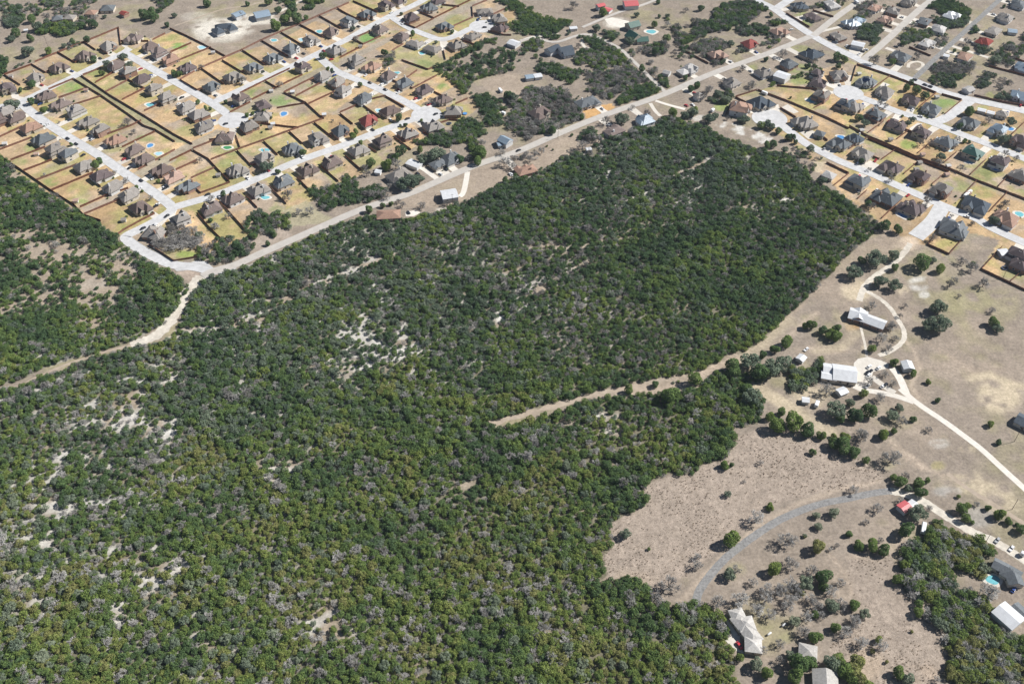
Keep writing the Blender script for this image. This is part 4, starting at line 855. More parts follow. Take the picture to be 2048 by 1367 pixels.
RIGHT1 = zp('P', [(610, 230), (760, 110), (900, 90), (930, -60), (1000, -110), (1250, 40), (1290, 110), (1480, 80), (1600, 160), (1690, 260), (1750, 500), (1560, 570), (1320, 470), (1220, 500), (1170, 560), (1250, 690), (1390, 760), (1560, 800), (1620, 900), (1680, 1000), (1880, 1170), (2045, 1270), (2200, 1300), (2200, 1500), (2045, 1500)]) + zp('S', [(2200, 1367), (2200, 1500), (1350, 1500), (1050, 1260), (1190, 1130), (1080, 900), (1130, 750), (880, 620), (850, 580), (1000, 500), (1010, 440), (1050, 370), (760, 390), (640, 270), (620, 200)])
WOODS = [  # outline, keep, (juniper, oak, bare), radius range
 (MAIN, .99, (.72, .19, .09), (1.55, 3.3)), (LEFT, .96, (.82, .12, .06), (1.6, 3.1)), (RIGHT1, .95, (.62, .26, .12), (2.0, 3.6)),
 (zp('D', [(-200, -80), (0, 20), (150, 60), (280, 150), (400, 220), (700, 230), (700, 340), (500, 370), (250, 330), (120, 200), (-40, 120)]), .95, (.9, .1, 0), (2.2, 3.4)),
 (zp('D', [(20, 330), (150, 260), (500, 350), (450, 400), (120, 440)]), .8, (.8, .2, 0), (2, 3.2)),
 (zp('D', [(60, 540), (250, 450), (500, 400), (600, 440), (420, 510), (350, 590), (200, 600)]), .9, (.7, .2, .1), (2, 3.2)),
 (zp('D', [(-40, 590), (120, 560), (260, 640), (150, 720), (-40, 700)]), .7, (.5, .3, .2), (2, 3.2)),
 (zp('D', [(890, 430), (1050, 420), (1150, 480), (1130, 560), (1000, 560), (880, 500)]), .9, (.8, .2, 0), (2.4, 3.4)),
 (zp('D', [(1140, 420), (1250, 390), (1320, 440), (1250, 520), (1150, 500)]), .9, (.1, .9, 0), (2.6, 3.8)),
 (zp('D', [(690, 390), (840, 330), (850, 400), (740, 440)]), .8, (.8, .2, 0), (2, 3)),
 (zp('D', [(280, 700), (560, 770), (700, 800), (880, 850), (800, 940), (600, 960), (450, 900), (250, 780)]), .9, (.8, .1, .1), (2.2, 3.4)),
 (zp('D', [(780, 640), (1000, 560), (1330, 570), (1500, 680), (1450, 760), (1250, 780), (1150, 850), (950, 800), (800, 740)]), .78, (.6, .15, .25), (2.2, 3.4)),
 (zp('D', [(1500, 1010), (1850, 920), (1840, 1050), (1560, 1210), (1250, 1250), (1300, 1150)]), .95, (.85, .1, .05), (2.2, 3.4)),
 (zp('D', [(850, 860), (1400, 800), (1700, 850), (1800, 920), (1500, 1000), (1250, 1150), (1100, 1130), (950, 1050)]), .75, (.2, .1, .7), (2.2, 3.6)),
 (zp('D', [(1420, 560), (1800, 500), (1830, 620), (1700, 700), (1500, 640)]), .6, (.3, .1, .6), (2.2, 3.6)),
 (zp('D', [(1850, 240), (2045, 330), (2045, 560), (1950, 520), (1960, 400)]), .6, (.3, .2, .5), (2.2, 3.6)),
 (zp('J', [(0, 200), (100, 320), (250, 200), (500, 120), (700, 180), (740, 300), (830, 420), (880, 500), (700, 590), (500, 690), (200, 750), (0, 640), (-60, 500)]), .80, (.2, .15, .65), (2.2, 3.8)),
 (zp('J', [(-60, 960), (0, 930), (180, 880), (330, 900), (300, 960), (60, 1010)]), .5, (.1, 0, .9), (2, 3)),
 (zp('J', [(860, 660), (1000, 590), (1080, 640), (1050, 740), (900, 760), (830, 700)]), .85, (.4, .4, .2), (2.2, 3.4)),
 (zp('C', [(1100, 760), (1300, 680), (1500, 570), (1800, 450), (1860, 500), (1600, 640), (1300, 720), (1200, 810)]), .95, (.7, .2, .1), (2, 3.2)),
 (zp('C', [(1050, 800), (1200, 780), (1450, 950), (1620, 1100), (1640, 1160), (1480, 1120), (1280, 980)]), .95, (.75, .1, .15), (2, 3.2)),
 (zp('C', [(1550, 1120), (1720, 1100), (1860, 1200), (1760, 1330), (1620, 1300)]), .95, (.8, .2, 0), (2.2, 3.4)),
 (zp('C', [(1250, 780), (1500, 700), (1680, 640), (1900, 560), (2045, 560), (1980, 850), (1700, 920), (1500, 960), (1350, 900)]), .42, (.75, .15, .1), (2.2, 3.6)),
 (zp('I', [(860, 390), (1100, 290), (1350, 180), (1600, 130), (1700, 270), (1600, 340), (1720, 470), (1650, 620), (1530, 600), (1480, 430), (1150, 420), (900, 430)]), .92, (.7, .2, .1), (2.2, 3.4)),
 (zp('I', [(1600, 20), (1750, -60), (1900, 0), (1880, 120), (1700, 150), (1600, 100)]), .9, (.8, .2, 0), (2.2, 3.2)),
 (zp('I', [(1930, 100), (2045, 40), (2045, 230), (1950, 280)]), .8, (.4, .2, .4), (2.2, 3.4)),
 (zp('I', [(-60, 880), (220, 760), (330, 900), (560, 930), (590, 1030), (400, 1080), (200, 1110), (-60, 1180)]), .95, (.7, .1, .2), (2, 3.2)),
 (zp('H', [(1640, 950), (1850, 880), (2045, 830), (2100, 900), (2045, 1150), (1830, 1210), (1750, 1100)]), .95, (.7, .1, .2), (2, 3.2)),
 (zp('T', [(1420, 190), (1500, 90), (1850, 20), (2045, 60), (2045, 240), (1760, 300), (1550, 320), (1500, 250)]), .9, (.65, .15, .2), (2, 3.2)),
 (zp('T', [(450, 320), (700, 190), (950, 210), (1040, 350), (950, 450), (650, 500), (480, 420)]), .85, (.02, 0, .98), (2.6, 4.0)),
 (zp('T', [(960, 450), (1250, 310), (1500, 330), (1600, 420), (1560, 520), (1250, 640), (1100, 570)]), .85, (.45, .1, .45), (2.2, 3.4)),
 (zp('E', [(-40, 440), (100, 380), (250, 280), (450, 130), (700, 60), (900, 70), (1020, 130), (980, 200), (750, 270), (560, 340), (400, 400), (200, 460), (50, 520)]), .95, (.68, .1, .22), (2.4, 3.8)),
 (zp('E', [(160, 560), (400, 480), (560, 540), (550, 600), (250, 650), (150, 600)]), .8, (.1, .2, .7), (2.2, 3.6)),
 (zp('E', [(700, 330), (1000, 280), (1250, 200), (1300, 290), (1150, 330), (1050, 430), (900, 380), (750, 430)]), .85, (.5, .4, .1), (2.2, 3.6)),
 (zp('E', [(880, 470), (1100, 420), (1200, 500), (1050, 590)]), .7, (.1, .2, .7), (2.2, 3.6)),
 (zp('E', [(360, 690), (520, 680), (560, 760), (360, 780)]), .7, (.3, .3, .4), (2, 3)),
 (zp('E', [(1000, 1000), (1250, 900), (1600, 790), (1650, 820), (1300, 925), (1050, 1030)]), 1, (1, 0, 0), (1.6, 2.4)),
 (zp('F', [(900, 90), (960, 0), (1100, 0), (1450, 120), (1490, 180), (1400, 200), (1100, 150), (920, 120)]), .95, (.9, .1, 0), (2.4, 3.6)),
 (zp('F', [(1040, 220), (1250, 190), (1380, 270), (1200, 380), (1080, 350)]), .9, (.1, .9, 0), (2.6, 4.0)),
 (zp('F', [(760, 350), (950, 340), (960, 430), (800, 460)]), .9, (.2, .8, 0), (2.4, 3.6)), (zp('F', [(540, 440), (800, 430), (840, 500), (600, 560)]), .9, (.2, .7, .1), (2.4, 3.6)),
 (zp('F', [(60, 300), (350, 300), (400, 440), (300, 540), (120, 450)]), .95, (.2, .8, 0), (2.6, 4.0)), (zp('F', [(1400, 270), (1550, 260), (1500, 380), (1380, 400)]), .95, (.1, .9, 0), (2.6, 3.8)),
 (zp('F', [(970, 740), (1200, 690), (1440, 760), (1440, 850), (1200, 900), (950, 860)]), .75, (.05, .1, .85), (2.2, 3.6)), (zp('F', [(850, 880), (1300, 900), (1250, 1000), (900, 960)]), .75, (.4, .5, .1), (2.2, 3.4)),
 (zp('F', [(1630, 720), (1800, 540), (2000, 480), (2120, 380), (2120, 560), (1900, 780), (1680, 780)]), .6, (.3, .2, .5), (2.2, 3.6)), (zp('F', [(1450, 900), (1600, 900), (1600, 1060), (1500, 1080)]), .85, (.3, .6, .1), (2.4, 3.6)),
 (zp('F', [(1480, 540), (1650, 540), (1620, 640), (1500, 640)]), .8, (.1, .6, .3), (2.4, 3.6)), (zp('F', [(1620, 900), (1850, 920), (1880, 1010), (1650, 1010)]), .5, (.1, 0, .9), (2, 3)),
 (zp('F', [(80, 60), (350, 30), (300, 180), (100, 200)]), .65, (.1, .2, .7), (2.2, 3.6)), (zp('F', [(450, 60), (570, 80), (560, 170), (470, 180)]), .85, (.3, .5, .2), (2.4, 3.4)), (zp('F', [(1800, 1070), (1960, 1060), (1900, 1160), (1780, 1150)]), .8, (.2, .6, .2), (2.2, 3.4)),
 (zp('A', [(120, 60), (260, 50), (260, 150), (130, 160)]), .95, (.4, .6, 0), (2.6, 4)), (zp('A', [(20, 250), (200, 180), (300, 240), (200, 310), (30, 340)]), .95, (.2, .8, 0), (2.6, 4)), (zp('A', [(500, 310), (760, 260), (990, 270), (1010, 380), (700, 420), (480, 410)]), .95, (.85, .15, 0), (2.6, 4)),
 (zp('A', [(-60, 690), (60, 700), (95, 760), (50, 860), (-60, 880)]), .95, (.9, .1, 0), (2.4, 3.6)), (zp('A', [(400, -30), (760, -30), (740, 60), (640, 90), (470, 40)]), .75, (.4, .4, .2), (2.4, 3.6)), (zp('A', [(880, -20), (1140, -20), (1120, 60), (900, 50)]), .6, (.3, .3, .4), (2.4, 3.6)),
 (zp('A', [(280, 60), (420, 80), (560, 100), (540, 170), (330, 160)]), .5, (.4, .4, .2), (2.2, 3.4)), (zp('A', [(-40, -20), (110, -20), (100, 60), (-40, 90)]), .7, (.4, .3, .3), (2.4, 3.6)), (zp('A', [(1780, 0), (2045, -20), (2045, 40), (1900, 130), (1800, 90)]), .85, (.5, .3, .2), (2.4, 3.6)),
 (zp('A', [(100, 780), (380, 730), (380, 760), (180, 820)]), .7, (.3, .4, .3), (1.6, 2.6)), (zp('A', [(700, 590), (980, 490), (960, 530), (720, 620)]), .8, (.5, .3, .2), (1.6, 2.6)),
 (zp('B', [(1520, 130), (1700, 70), (1720, 130), (1560, 190)]), .95, (.9, .1, 0), (2.4, 3.4)), (zp('B', [(1600, 0), (1800, -30), (1800, 30), (1640, 60)]), .9, (.9, .1, 0), (2.4, 3.6)), (zp('B', [(1210, -30), (1480, -30), (1460, 50), (1230, 55)]), .85, (.9, .1, 0), (2.4, 3.6)),
 (zp('C', [(560, 640), (690, 620), (680, 740), (480, 780), (460, 700)]), .75, (.15, .1, .75), (2, 3.2)),
 (zp('K', [(1180, 880), (1560, 900), (1600, 1000), (1560, 1300), (1480, 1260)]), .35, (.4, .2, .4), (1.6, 2.8)), (zp('K', [(380, 250), (560, 240), (630, 340), (520, 400), (360, 380)]), .8, (.4, .5, .1), (2.4, 3.4)),
 (zp('F', [(580, 300), (780, 330), (760, 430), (560, 420)]), .4, (.2, .3, .5), (2.2, 3.4)), (zp('F', [(1040, 420), (1220, 470), (1150, 580), (1000, 560)]), .5, (.1, .3, .6), (2.2, 3.4)), (zp('F', [(1650, 560), (1800, 620), (1760, 720), (1620, 680)]), .55, (.2, .3, .5), (2.2, 3.4)), (zp('E', [(-60, 560), (150, 540), (150, 700), (-60, 720)]), .35, (.3, .3, .4), (2.2, 3.4)), (zp('E', [(560, 560), (760, 560), (820, 640), (600, 650)]), .5, (.3, .3, .4), (2.2, 3.4)), (zp('E', [(1500, 120), (1700, -20), (2045, -20), (1900, 60), (1620, 130)]), .3, (.2, .4, .4), (2.2, 3.4)), (zp('A', [(560, 90), (900, 60), (1150, 130), (1150, 240), (900, 250), (560, 240)]), .4, (.2, .3, .5), (2.2, 3.4)), (zp('A', [(-40, 90), (120, 100), (300, 120), (300, 200), (-40, 230)]), .35, (.3, .4, .3), (2.2, 3.4)),
 (zp('N', [(-20, 430), (150, 420), (240, 560), (200, 720), (90, 850), (-60, 850), (-120, 600)]), .9, (.15, .85, 0), (2.6, 3.8)),
 (zp('N', [(-700, 650), (-480, 620), (-420, 700), (-560, 760), (-700, 720)]), .8, (.8, .2, 0), (2, 3.2)),
]
# openings inside the woods: x, y, half-width, half-height on the sheet, share of trees removed; caliche shows there
OPEN = [(770, 690, 95, 70, .30, 1), (700, 740, 70, 40, .34, 1), (805, 690, 16, 60, .5, 1), (620, 730, 60, 40, .3, 1), (240, 835, 46, 34, .55, 1), (275, 800, 42, 26, .5, 1), (340, 750, 40, 40, .45, 0), (320, 860, 60, 25, .5, 1), (560, 940, 55, 25, .55, 1), (90, 1080, 36, 16, .6, 1), (240, 1240, 22, 40, .5, 1), (650, 1245, 36, 50, .5, 0), (680, 1270, 30, 45, .4, 0),
        (100, 1000, 40, 40, .4, 1), (1000, 640, 16, 22, .5, 1), (1080, 575, 24, 10, .5, 0), (740, 515, 40, 6, .6, 0), (640, 565, 50, 7, .6, 0), (560, 600, 34, 8, .6, 0), (500, 640, 50, 8, .5, 0), (400, 660, 60, 8, .6, 0), (1180, 830, 60, 14, .45, 1), (1110, 845, 50, 10, .45, 1), (1230, 860, 36, 14, .4, 1), (1420, 320, 20, 8, .4, 1), (1370, 360, 30, 16, .3, 1), (1490, 420, 40, 16, .25, 0), (1290, 400, 60, 20, .2, 0), (940, 600, 60, 20, .22, 0), (150, 930, 80, 40, .25, 1), (300, 960, 80, 40, .2, 1), (330, 1150, 80, 60, .25, 1), (60, 1200, 60, 60, .25, 1), (420, 1290, 60, 40, .3, 1), (930, 970, 30, 10, .5, 0), (830, 420, 20, 8, .6, 0), (1100, 495, 60, 10, .55, 0), (540, 950, 22, 14, .6, 1),
        (110, 505, 100, 28, .72, 0), (190, 575, 60, 44, .74, 0), (100, 590, 70, 30, .66, 0), (45, 470, 55, 14, .7, 0), (182, 645, 32, 16, .75, 0), (235, 530, 34, 34, .62, 0), (265, 545, 30, 20, .6, 0), (20, 620, 40, 22, .55, 0), (90, 550, 40, 14, .6, 0), (1570, 400, 18, 10, .5, 1), (30, 350, 30, 10, .5, 0)]
PATHS = [([(560, 602), (620, 572), (690, 545), (790, 508)], 2.6), ([(270, 692), (400, 660), (480, 650), (560, 610)], 2.6), ([(1010, 655), (1060, 590), (1090, 570), (1180, 520)], 2.2), ([(1265, 775), (1420, 745), (1470, 715)], 9), ([(1340, 355), (1420, 320), (1450, 300)], 2.2), ([(960, 560), (1100, 520), (1200, 480), (1400, 470)], 2)]
def open_at(px, py, X, Y):
    rem = np.zeros(px.shape); cal = np.zeros(px.shape)
    for x, y, a, b, s, c in OPEN:
        d = np.hypot((px - x) / a, (py - y) / b)
        w = np.clip(1.35 - d, 0, 1) * s * 1.25
        rem = np.maximum(rem, w)
        if c: cal = np.maximum(cal, np.clip(1.2 - d, 0, 1) * min(1, s * 1.5))
    for pts, w in PATHS:
        d = seg_dist(px, py, pts); rem = np.maximum(rem, np.clip(1.6 - d / w, 0, 1))
    return rem, cal
def stony(X, Y):
    """ledges of bare limestone that follow the slope in thin broken lines"""
    u_ = X * .86 + Y * .5; v_ = (Y * .86 - X * .5)
    return np.clip((vnoise(u_, v_ * 3.2, 26, 81) * .55 + vnoise(X, Y, 6, 82) * .45 - .46) * 6, 0, 1)
SLOPE = [(700, 640, 420, 190), (250, 840, 380, 170), (200, 1080, 330, 260), (1330, 340, 260, 90), (480, 1250, 260, 130), (1000, 640, 240, 120)]
TREES = []       # kind, x, y, r, heightscale, source
def scatter_woods():
    g = 2.7
    xs = np.arange(-660, 660, g); ys = np.arange(205, 1110, g * .94)
    X, Y = np.meshgrid(xs, ys); X = X + (np.arange(Y.shape[0]) % 2)[:, None] * g / 2
    X = (X + nr.uniform(-.42, .42, X.shape) * g).ravel(); Y = (Y + nr.uniform(-.42, .42, Y.shape) * g).ravel()
    px, py = proj(X, Y)
    ok = (px > -110) & (px < 2160) & (py > -60) & (py < 1460); X, Y, px, py = X[ok], Y[ok], px[ok], py[ok]
    rem, _ = open_at(px, py, X, Y)
    clump = vnoise(X, Y, 38, 3) * .6 + vnoise(X, Y, 13, 4) * .4
    sp = vnoise(X, Y, 55, 9) * .5 + vnoise(X, Y, 18, 10) * .5
    # live oaks gather on the ridge and the left slope, junipers fill the right and the near side
    stand = np.clip((vnoise(X, Y, 26, 14) * .6 + vnoise(X, Y, 9, 15) * .4 - .2) * 1.6, 0, 1)
    oakish = np.zeros(X.shape)
    for ox, oy, ow, oh, os_ in [(720, 560, 380, 150, 1.7), (1330, 330, 260, 90, 1.6), (250, 820, 330, 130, 1.5), (60, 1050, 200, 150, 1.0), (560, 720, 200, 120, 1.2)]:
        oakish = np.maximum(oakish, os_ * np.exp(-((px - ox) / ow) ** 2 - ((py - oy) / oh) ** 2))
    done = np.zeros(X.shape, bool); u = nr.random(X.shape); u2 = nr.random(X.shape); ur = nr.random(X.shape)
    road_d = np.full(X.shape, 1e9)
    for k, pts in SW.items(): road_d = np.minimum(road_d, seg_dist(X, Y, pts) - STREET_W[k] / 2)
    hd = np.full(X.shape, 1e9)
    for h in HOUSES: hd = np.minimum(hd, np.hypot(X - h['x'], Y - h['y']) - 8.5 * h['k'])
    wx_ = (vnoise(X, Y, 14, 16) - .5) * 26 + (vnoise(X, Y, 5, 17) - .5) * 10; wy_ = (vnoise(X, Y, 14, 18) - .5) * 18 + (vnoise(X, Y, 5, 19) - .5) * 7
    for wi, (poly, keep, mix, (r0, r1)) in enumerate(WOODS):
        # small groves have loose, wandering edges
        m = (inside(px, py, poly) if wi < 3 else inside(px + wx_, py + wy_, poly)) & ~done; done |= m
        kp = keep * (1 - rem)
        if wi >= 3: kp = kp * np.clip(.45 + clump * 1.0, 0, 1)
        if wi < 3: kp = kp * np.clip(.68 + clump * .9, 0, 1) * (1 - .20 * np.clip(oakish, 0, 1) * stony(X, Y))
        m &= (u < kp) & (road_d > 2.0) & (hd > 1.0)
        idx = np.nonzero(m)[0]
        for i in idx:
            q = u2[i]; s_ = (sp[i] - .5)
            pb = min(.95, mix[2] * (max(.15, 1 + 5 * s_) if wi < 3 else 1)) ; po = min(.62, mix[1] * (max(.15, .55 - 2.2 * s_ + 1.35 * oakish[i]) if wi < 2 else 1))
            kind = 'b' if q < pb else 'o' if q < pb + po else 'j'
            r = (r0 + (r1 - r0) * ur[i] ** 1.9) * (.84 + .50 * stand[i] if wi < 3 else 1)
            if kind == 'b': r *= 1.08
            TREES.append([kind, float(X[i]), float(Y[i]), r, float(nr.uniform(.62, 1.12)), 'wood%d' % wi])
scatter_woods()
LONE = {
 'W': 'j 850 500 42;j 930 485 50;j 810 460 24;j 870 440 24;o 730 360 44;j 700 320 30;j 600 695 24;j 1170 600 46;j 1120 590 30;j 640 225 46;o 720 200 48;j 765 252 46;o 820 225 54;o 880 205 46;j 780 165 22;j 890 100 34;j 840 140 26;j 1020 628 19;j 630 690 14;o 612 832 18;j 818 887 16;b 770 680 16;j 455 280 36;j 340 350 48;j 265 305 20;j 140 335 26;b 430 372 30;b 690 772 10;j 770 420 16;j 1175 560 26',
 'Y': 'o 170 495 28;j 862 370 19;b 800 415 42;o 1085 405 20;o 1170 395 28;o 1095 460 22;j 1240 495 18;b 1185 550 14;j 282 568 9;j 640 165 14;b 515 605 20;b 380 735 50;b 310 800 34;j 1030 508 10',  # single trees: x, y of the crown's middle, crown radius on the sheet
 'M': 'o 320 500 115;o 520 470 75;j 150 530 55;o 60 660 95;j 535 610 50;o 370 770 85;o 540 820 80;j 860 550 105;o 985 520 40;j 1060 620 65;b 1320 530 60;b 1440 600 75;j 1445 570 35;b 1240 750 45;b 1190 805 50;b 1580 790 70;b 1290 940 30;b 1680 1110 45;j 1700 1250 70;o 1740 1320 65;o 1040 1060 105;o 1060 1260 130;o 930 1290 80;b 480 1290 60;b 600 1170 35;b 660 1050 35;b 270 1050 50;o 1700 60 60;j 420 120 70;j 570 170 60;b 990 260 60;b 1450 90 30',
 'N': 'j 70 60 50;j 150 60 65;j 280 120 55;j 430 100 65;j 440 180 75;j 360 160 65;j 855 330 52;j 1105 490 58;j 1330 620 48;j 1515 720 36;j 1617 935 38;b 970 200 70;b 1130 200 45;b 1050 320 50;b 1090 60 60;b 820 700 60;b 1010 620 50;b 1110 730 45;b 960 890 70;b 330 810 90;o 430 1040 110;j 480 1140 65;j 650 1100 95;j 820 1050 95;j 755 860 55;o 600 960 60;o 1175 1020 55;o 1100 1110 75;b 1200 1170 65;j 1330 1150 45;b 1520 1270 45;j 110 1290 100;j 20 1170 50;j 260 1340 60;j 980 1330 60;j 1110 1290 40;b 740 1320 70;j 410 1350 40',
 'O': 'j 1655 40 45;j 1755 260 40;j 400 170 65;b 160 180 80;j 60 370 80;j 200 465 48;b 500 430 115;j 520 665 45;j 610 720 78;b 660 640 50;j 815 730 75;j 920 700 38;j 850 850 80;o 690 790 50;j 1280 890 25;j 1320 1030 72;j 1400 990 45;j 1370 1140 60;j 1440 1190 30;j 1620 1020 45;j 1750 1100 78;j 1870 1180 50;j 1960 1210 28;b 1500 980 40;b 340 1020 70;b 60 810 60;b 610 930 50;b 200 1180 40;o 810 1080 110;j 690 1280 105;b 940 1030 50;j 2010 1270 65',
 'P': 'j 120 165 62;j 265 170 88;j 410 240 82;b 370 110 40;j 630 400 48;j 575 570 68;b 700 480 60;j 820 860 55;j 810 950 68;j 340 1270 52;j 740 1180 24;j 60 870 75;o 190 970 65;b 80 1050 60;b 150 1300 85;b 1650 720 120;b 1420 700 60',
 'S': 'j 275 985 32;j 590 1240 82;j 440 1110 24;b 380 920 80;b 1030 1310 45;j 80 1130 115;j 100 1290 100;o 700 1320 85;j 250 1380 80',
 'Q': 'j 530 90 108;b 140 390 75;b 150 300 30;b 1180 110 100;b 1290 90 50;j 1555 185 92;b 1700 220 30;j 1925 40 38;j 2030 190 58;o 530 510 80;b 590 470 70;j 1050 450 92;b 1240 380 90;o 1420 610 92;j 1630 530 105;j 1620 650 68;b 1500 460 80;b 1820 610 60;b 390 830 85;b 650 800 110;b 800 600 60;b 950 690 90;b 1130 690 90;b 1240 640 90;b 950 800 80;b 1240 800 80;b 850 930 90;b 1000 980 80;b 1200 880 80;b 1340 720 60;j 1370 740 38;b 1480 790 70;b 1530 860 80;o 1720 870 88;b 1830 860 80;j 1990 860 48;b 1700 700 80;o 1280 1060 65;b 1420 1000 70;j 1520 980 48;b 1600 980 60;b 1990 1040 70;j 1750 1130 72;j 1530 1240 88;b 1390 1190 88;b 1880 1180 80;b 1980 1120 60;b 1110 1320 60;o 1400 60 30',
 'R': 'j 640 1060 52;o 840 1140 88;j 950 1230 85;o 1220 1030 62;b 1110 1090 60;j 1330 1130 115;j 1470 1110 85;j 1280 1290 105;b 910 970 60;j 470 780 48;o 1720 1120 105;j 1800 1090 88;j 1850 1200 105;j 1950 1290 100',
 'A': 'o 1430 660 58;o 1240 750 55;o 1510 750 48;j 1090 690 45;j 1190 850 38;j 370 980 52;j 360 1180 48;j 510 1270 48;o 100 1205 60;o 180 1215 55;j 240 1050 36;j 360 220 55;o 430 305 65;o 550 250 45;j 180 390 60;o 130 450 50;j 350 450 48;o 320 595 75;j 570 600 48;j 1680 170 65;j 1760 150 68;j 1800 210 58;j 1950 290 35;j 1085 275 58;j 955 215 32;j 840 470 32;o 740 530 36;j 1010 455 45;j 2030 850 35;b 1090 210 45;o 1220 190 30;o 2040 1160 30',
 'B': 'j 45 870 40;j 110 865 40;j 1790 650 48;j 1840 800 28;j 1890 820 28;j 650 1190 28;j 320 1190 32;j 410 1260 28;j 470 1265 24;j 440 30 58;j 910 40 34;j 1150 15 48;j 1265 115 44;j 1430 110 58;j 1390 160 58;j 1340 230 58;j 1245 290 72;j 1480 210 72;j 1590 205 36;o 50 175 36;b 360 780 40;b 840 930 55;b 1280 980 45;b 830 170 40;j 900 1340 28;j 965 1320 22',
 'C': 'j 845 390 34;j 715 160 22;j 235 985 32;b 190 450 40;b 1060 1170 45;b 420 300 30;o 150 330 34;j 1310 370 28;o 1120 490 25;b 1010 1000 30;b 520 800 30;j 1960 1110 60;j 520 620 45',
 'D': 'j 1085 130 62;o 1480 170 36;j 1745 190 24;j 1735 20 34;j 1690 285 40;j 1830 450 50;b 740 50 60;o 1105 365 36;o 1010 320 55;o 1400 480 55;j 1460 930 32;b 1840 280 40;b 1950 300 45;j 1550 800 45;j 1770 570 40;b 800 530 40;j 1700 600 50;o 250 1010 30;o 40 1130 60;b 1300 940 60;b 1350 540 30',
 'E': 'j 250 90 42;o 525 45 34;b 70 110 36;b 170 250 60;j 1490 765 38;j 1850 770 38;j 1840 660 60;j 1920 690 48;j 200 990 42;j 130 1030 38;b 740 790 45;b 1200 620 60;j 60 910 36;o 600 500 45;b 510 930 34;b 840 970 50;b 340 1030 50;j 150 1290 60;o 60 1340 55;b 660 130 40;j 1060 170 34;j 1000 690 34;b 1590 700 34;b 1650 610 30',
 'F': 'j 670 1020 48;j 790 1050 58;j 890 1110 52;j 1235 590 26;j 1370 580 44;b 1380 480 50;j 1420 1300 58;b 430 1230 40;b 370 1200 36;j 730 960 32;b 300 700 70;j 510 720 40;j 1810 75 24;b 800 640 50;j 1110 880 36;b 1900 560 60;o 1720 700 60;b 1600 850 50',
 'G': 'j 1160 590 44;j 1110 640 52;b 1460 820 48;j 1580 910 42;j 1660 940 22;j 1850 830 28;b 690 140 18;j 830 400 26;b 1480 130 55;b 1560 250 36;b 1330 730 36;b 1760 1020 36;b 520 750 24;b 660 990 34',
 'H': 'o 1100 660 70;o 1175 650 50;j 1260 720 36;j 1550 490 42;j 620 980 42;b 1370 980 70;b 340 580 38;b 480 1020 45;j 1180 90 22;b 680 1230 45;o 1050 1180 50;o 980 1210 45;b 540 1350 40;j 470 1290 26;j 900 60 28;j 965 40 22;b 1000 80 40;j 1090 10 30;b 1900 120 22;b 1630 1170 60;b 1500 1180 50',
 'I': 'j 180 250 38;j 150 300 42;j 240 380 32;j 705 180 18;j 765 170 28;j 690 90 50;j 950 115 24;j 360 620 58;j 640 545 55;j 710 470 68;j 530 640 78;b 290 670 45;b 310 730 50;o 830 820 105;o 740 860 85;o 920 800 70;b 650 630 70;o 1080 520 95;o 1150 500 80;o 960 570 70;j 940 460 45;j 1410 560 58;j 1630 500 80;j 1600 590 60;b 1900 480 48;j 1930 820 42;b 730 1100 45;b 960 1110 50;b 1250 1080 45;j 500 1110 36;j 590 1090 36;b 680 1060 34;j 340 1160 48;b 580 880 40;b 370 980 60;b 470 970 60;b 540 1010 45;b 1920 600 70;b 2020 640 60;b 1510 550 40;b 1650 380 55',
 'J': 'o 1310 510 85;b 1130 530 60;b 1430 660 65;b 850 810 68;b 1040 740 55;b 370 880 45;b 180 930 45;b 230 980 45;b 1600 440 50;j 1900 440 60;b 1440 370 34;j 500 640 55;j 920 690 60;b 950 720 60;j 430 830 14;j 500 870 14;b 930 910 60;j 840 490 40;b 700 900 50;j 720 700 20',
 'K': 'j 200 180 42;j 130 220 38;o 440 280 55;o 530 330 60;o 340 560 78;o 410 530 50;o 150 490 66;o 760 570 55;o 700 580 40;j 950 640 50;o 1030 630 55;o 1080 660 50;j 1150 710 44;j 1260 780 50;j 1310 780 45;j 1350 840 32;o 1530 920 55;j 1090 860 50;j 1010 880 50;o 1620 790 24;j 1860 440 18;b 320 240 50;b 270 310 50;b 840 180 45;o 1670 1290 55;j 1290 320 18;o 1230 930 45;b 560 560 30',
 'L': 'j 115 85 48;o 190 150 50;o 740 110 45;o 690 150 36;j 1300 190 44;o 1800 340 65;o 1860 320 50;b 1830 500 46;j 1410 10 58;o 1080 540 58;b 1060 610 50;b 840 380 48;b 920 1050 58;o 1700 1290 52;o 1770 1300 36;b 1640 110 50;o 1900 130 60;b 1270 340 40;j 1350 360 30;j 1410 370 22;b 1040 1000 30;b 500 800 45;b 870 1140 50;b 1830 1080 50;b 1200 1230 26;j 225 1090 45;b 270 1120 55;j 625 65 20;b 1310 670 55;b 1250 420 36;b 960 390 45;b 240 690 30;b 1960 560 40;j 140 590 40;b 1440 1320 25;b 1810 1090 40',
 'T': 'b 1160 180 55;b 1070 480 60;j 1440 420 78;b 1330 460 60;j 1790 390 36;b 620 260 40;j 1120 110 26;j 980 500 40;b 1480 370 40;o 980 280 45',
}
for sh, data in LONE.items():
    for it in data.split(';'):
        k, zx, zy, zr = it.split(); px, py = z2p(sh, int(zx), int(zy)); s = scale_at(py)
        r = float(zr) / KS.get(sh, K) / s * (1.18 if k == 'b' else 1.12)
        x, y, _ = at(px, py, r * .8)
        TREES.append([k, x, y, r, {'j': 1.0, 'o': .95, 'b': .9}[k] * rng.uniform(.92, 1.1), 'lone'])
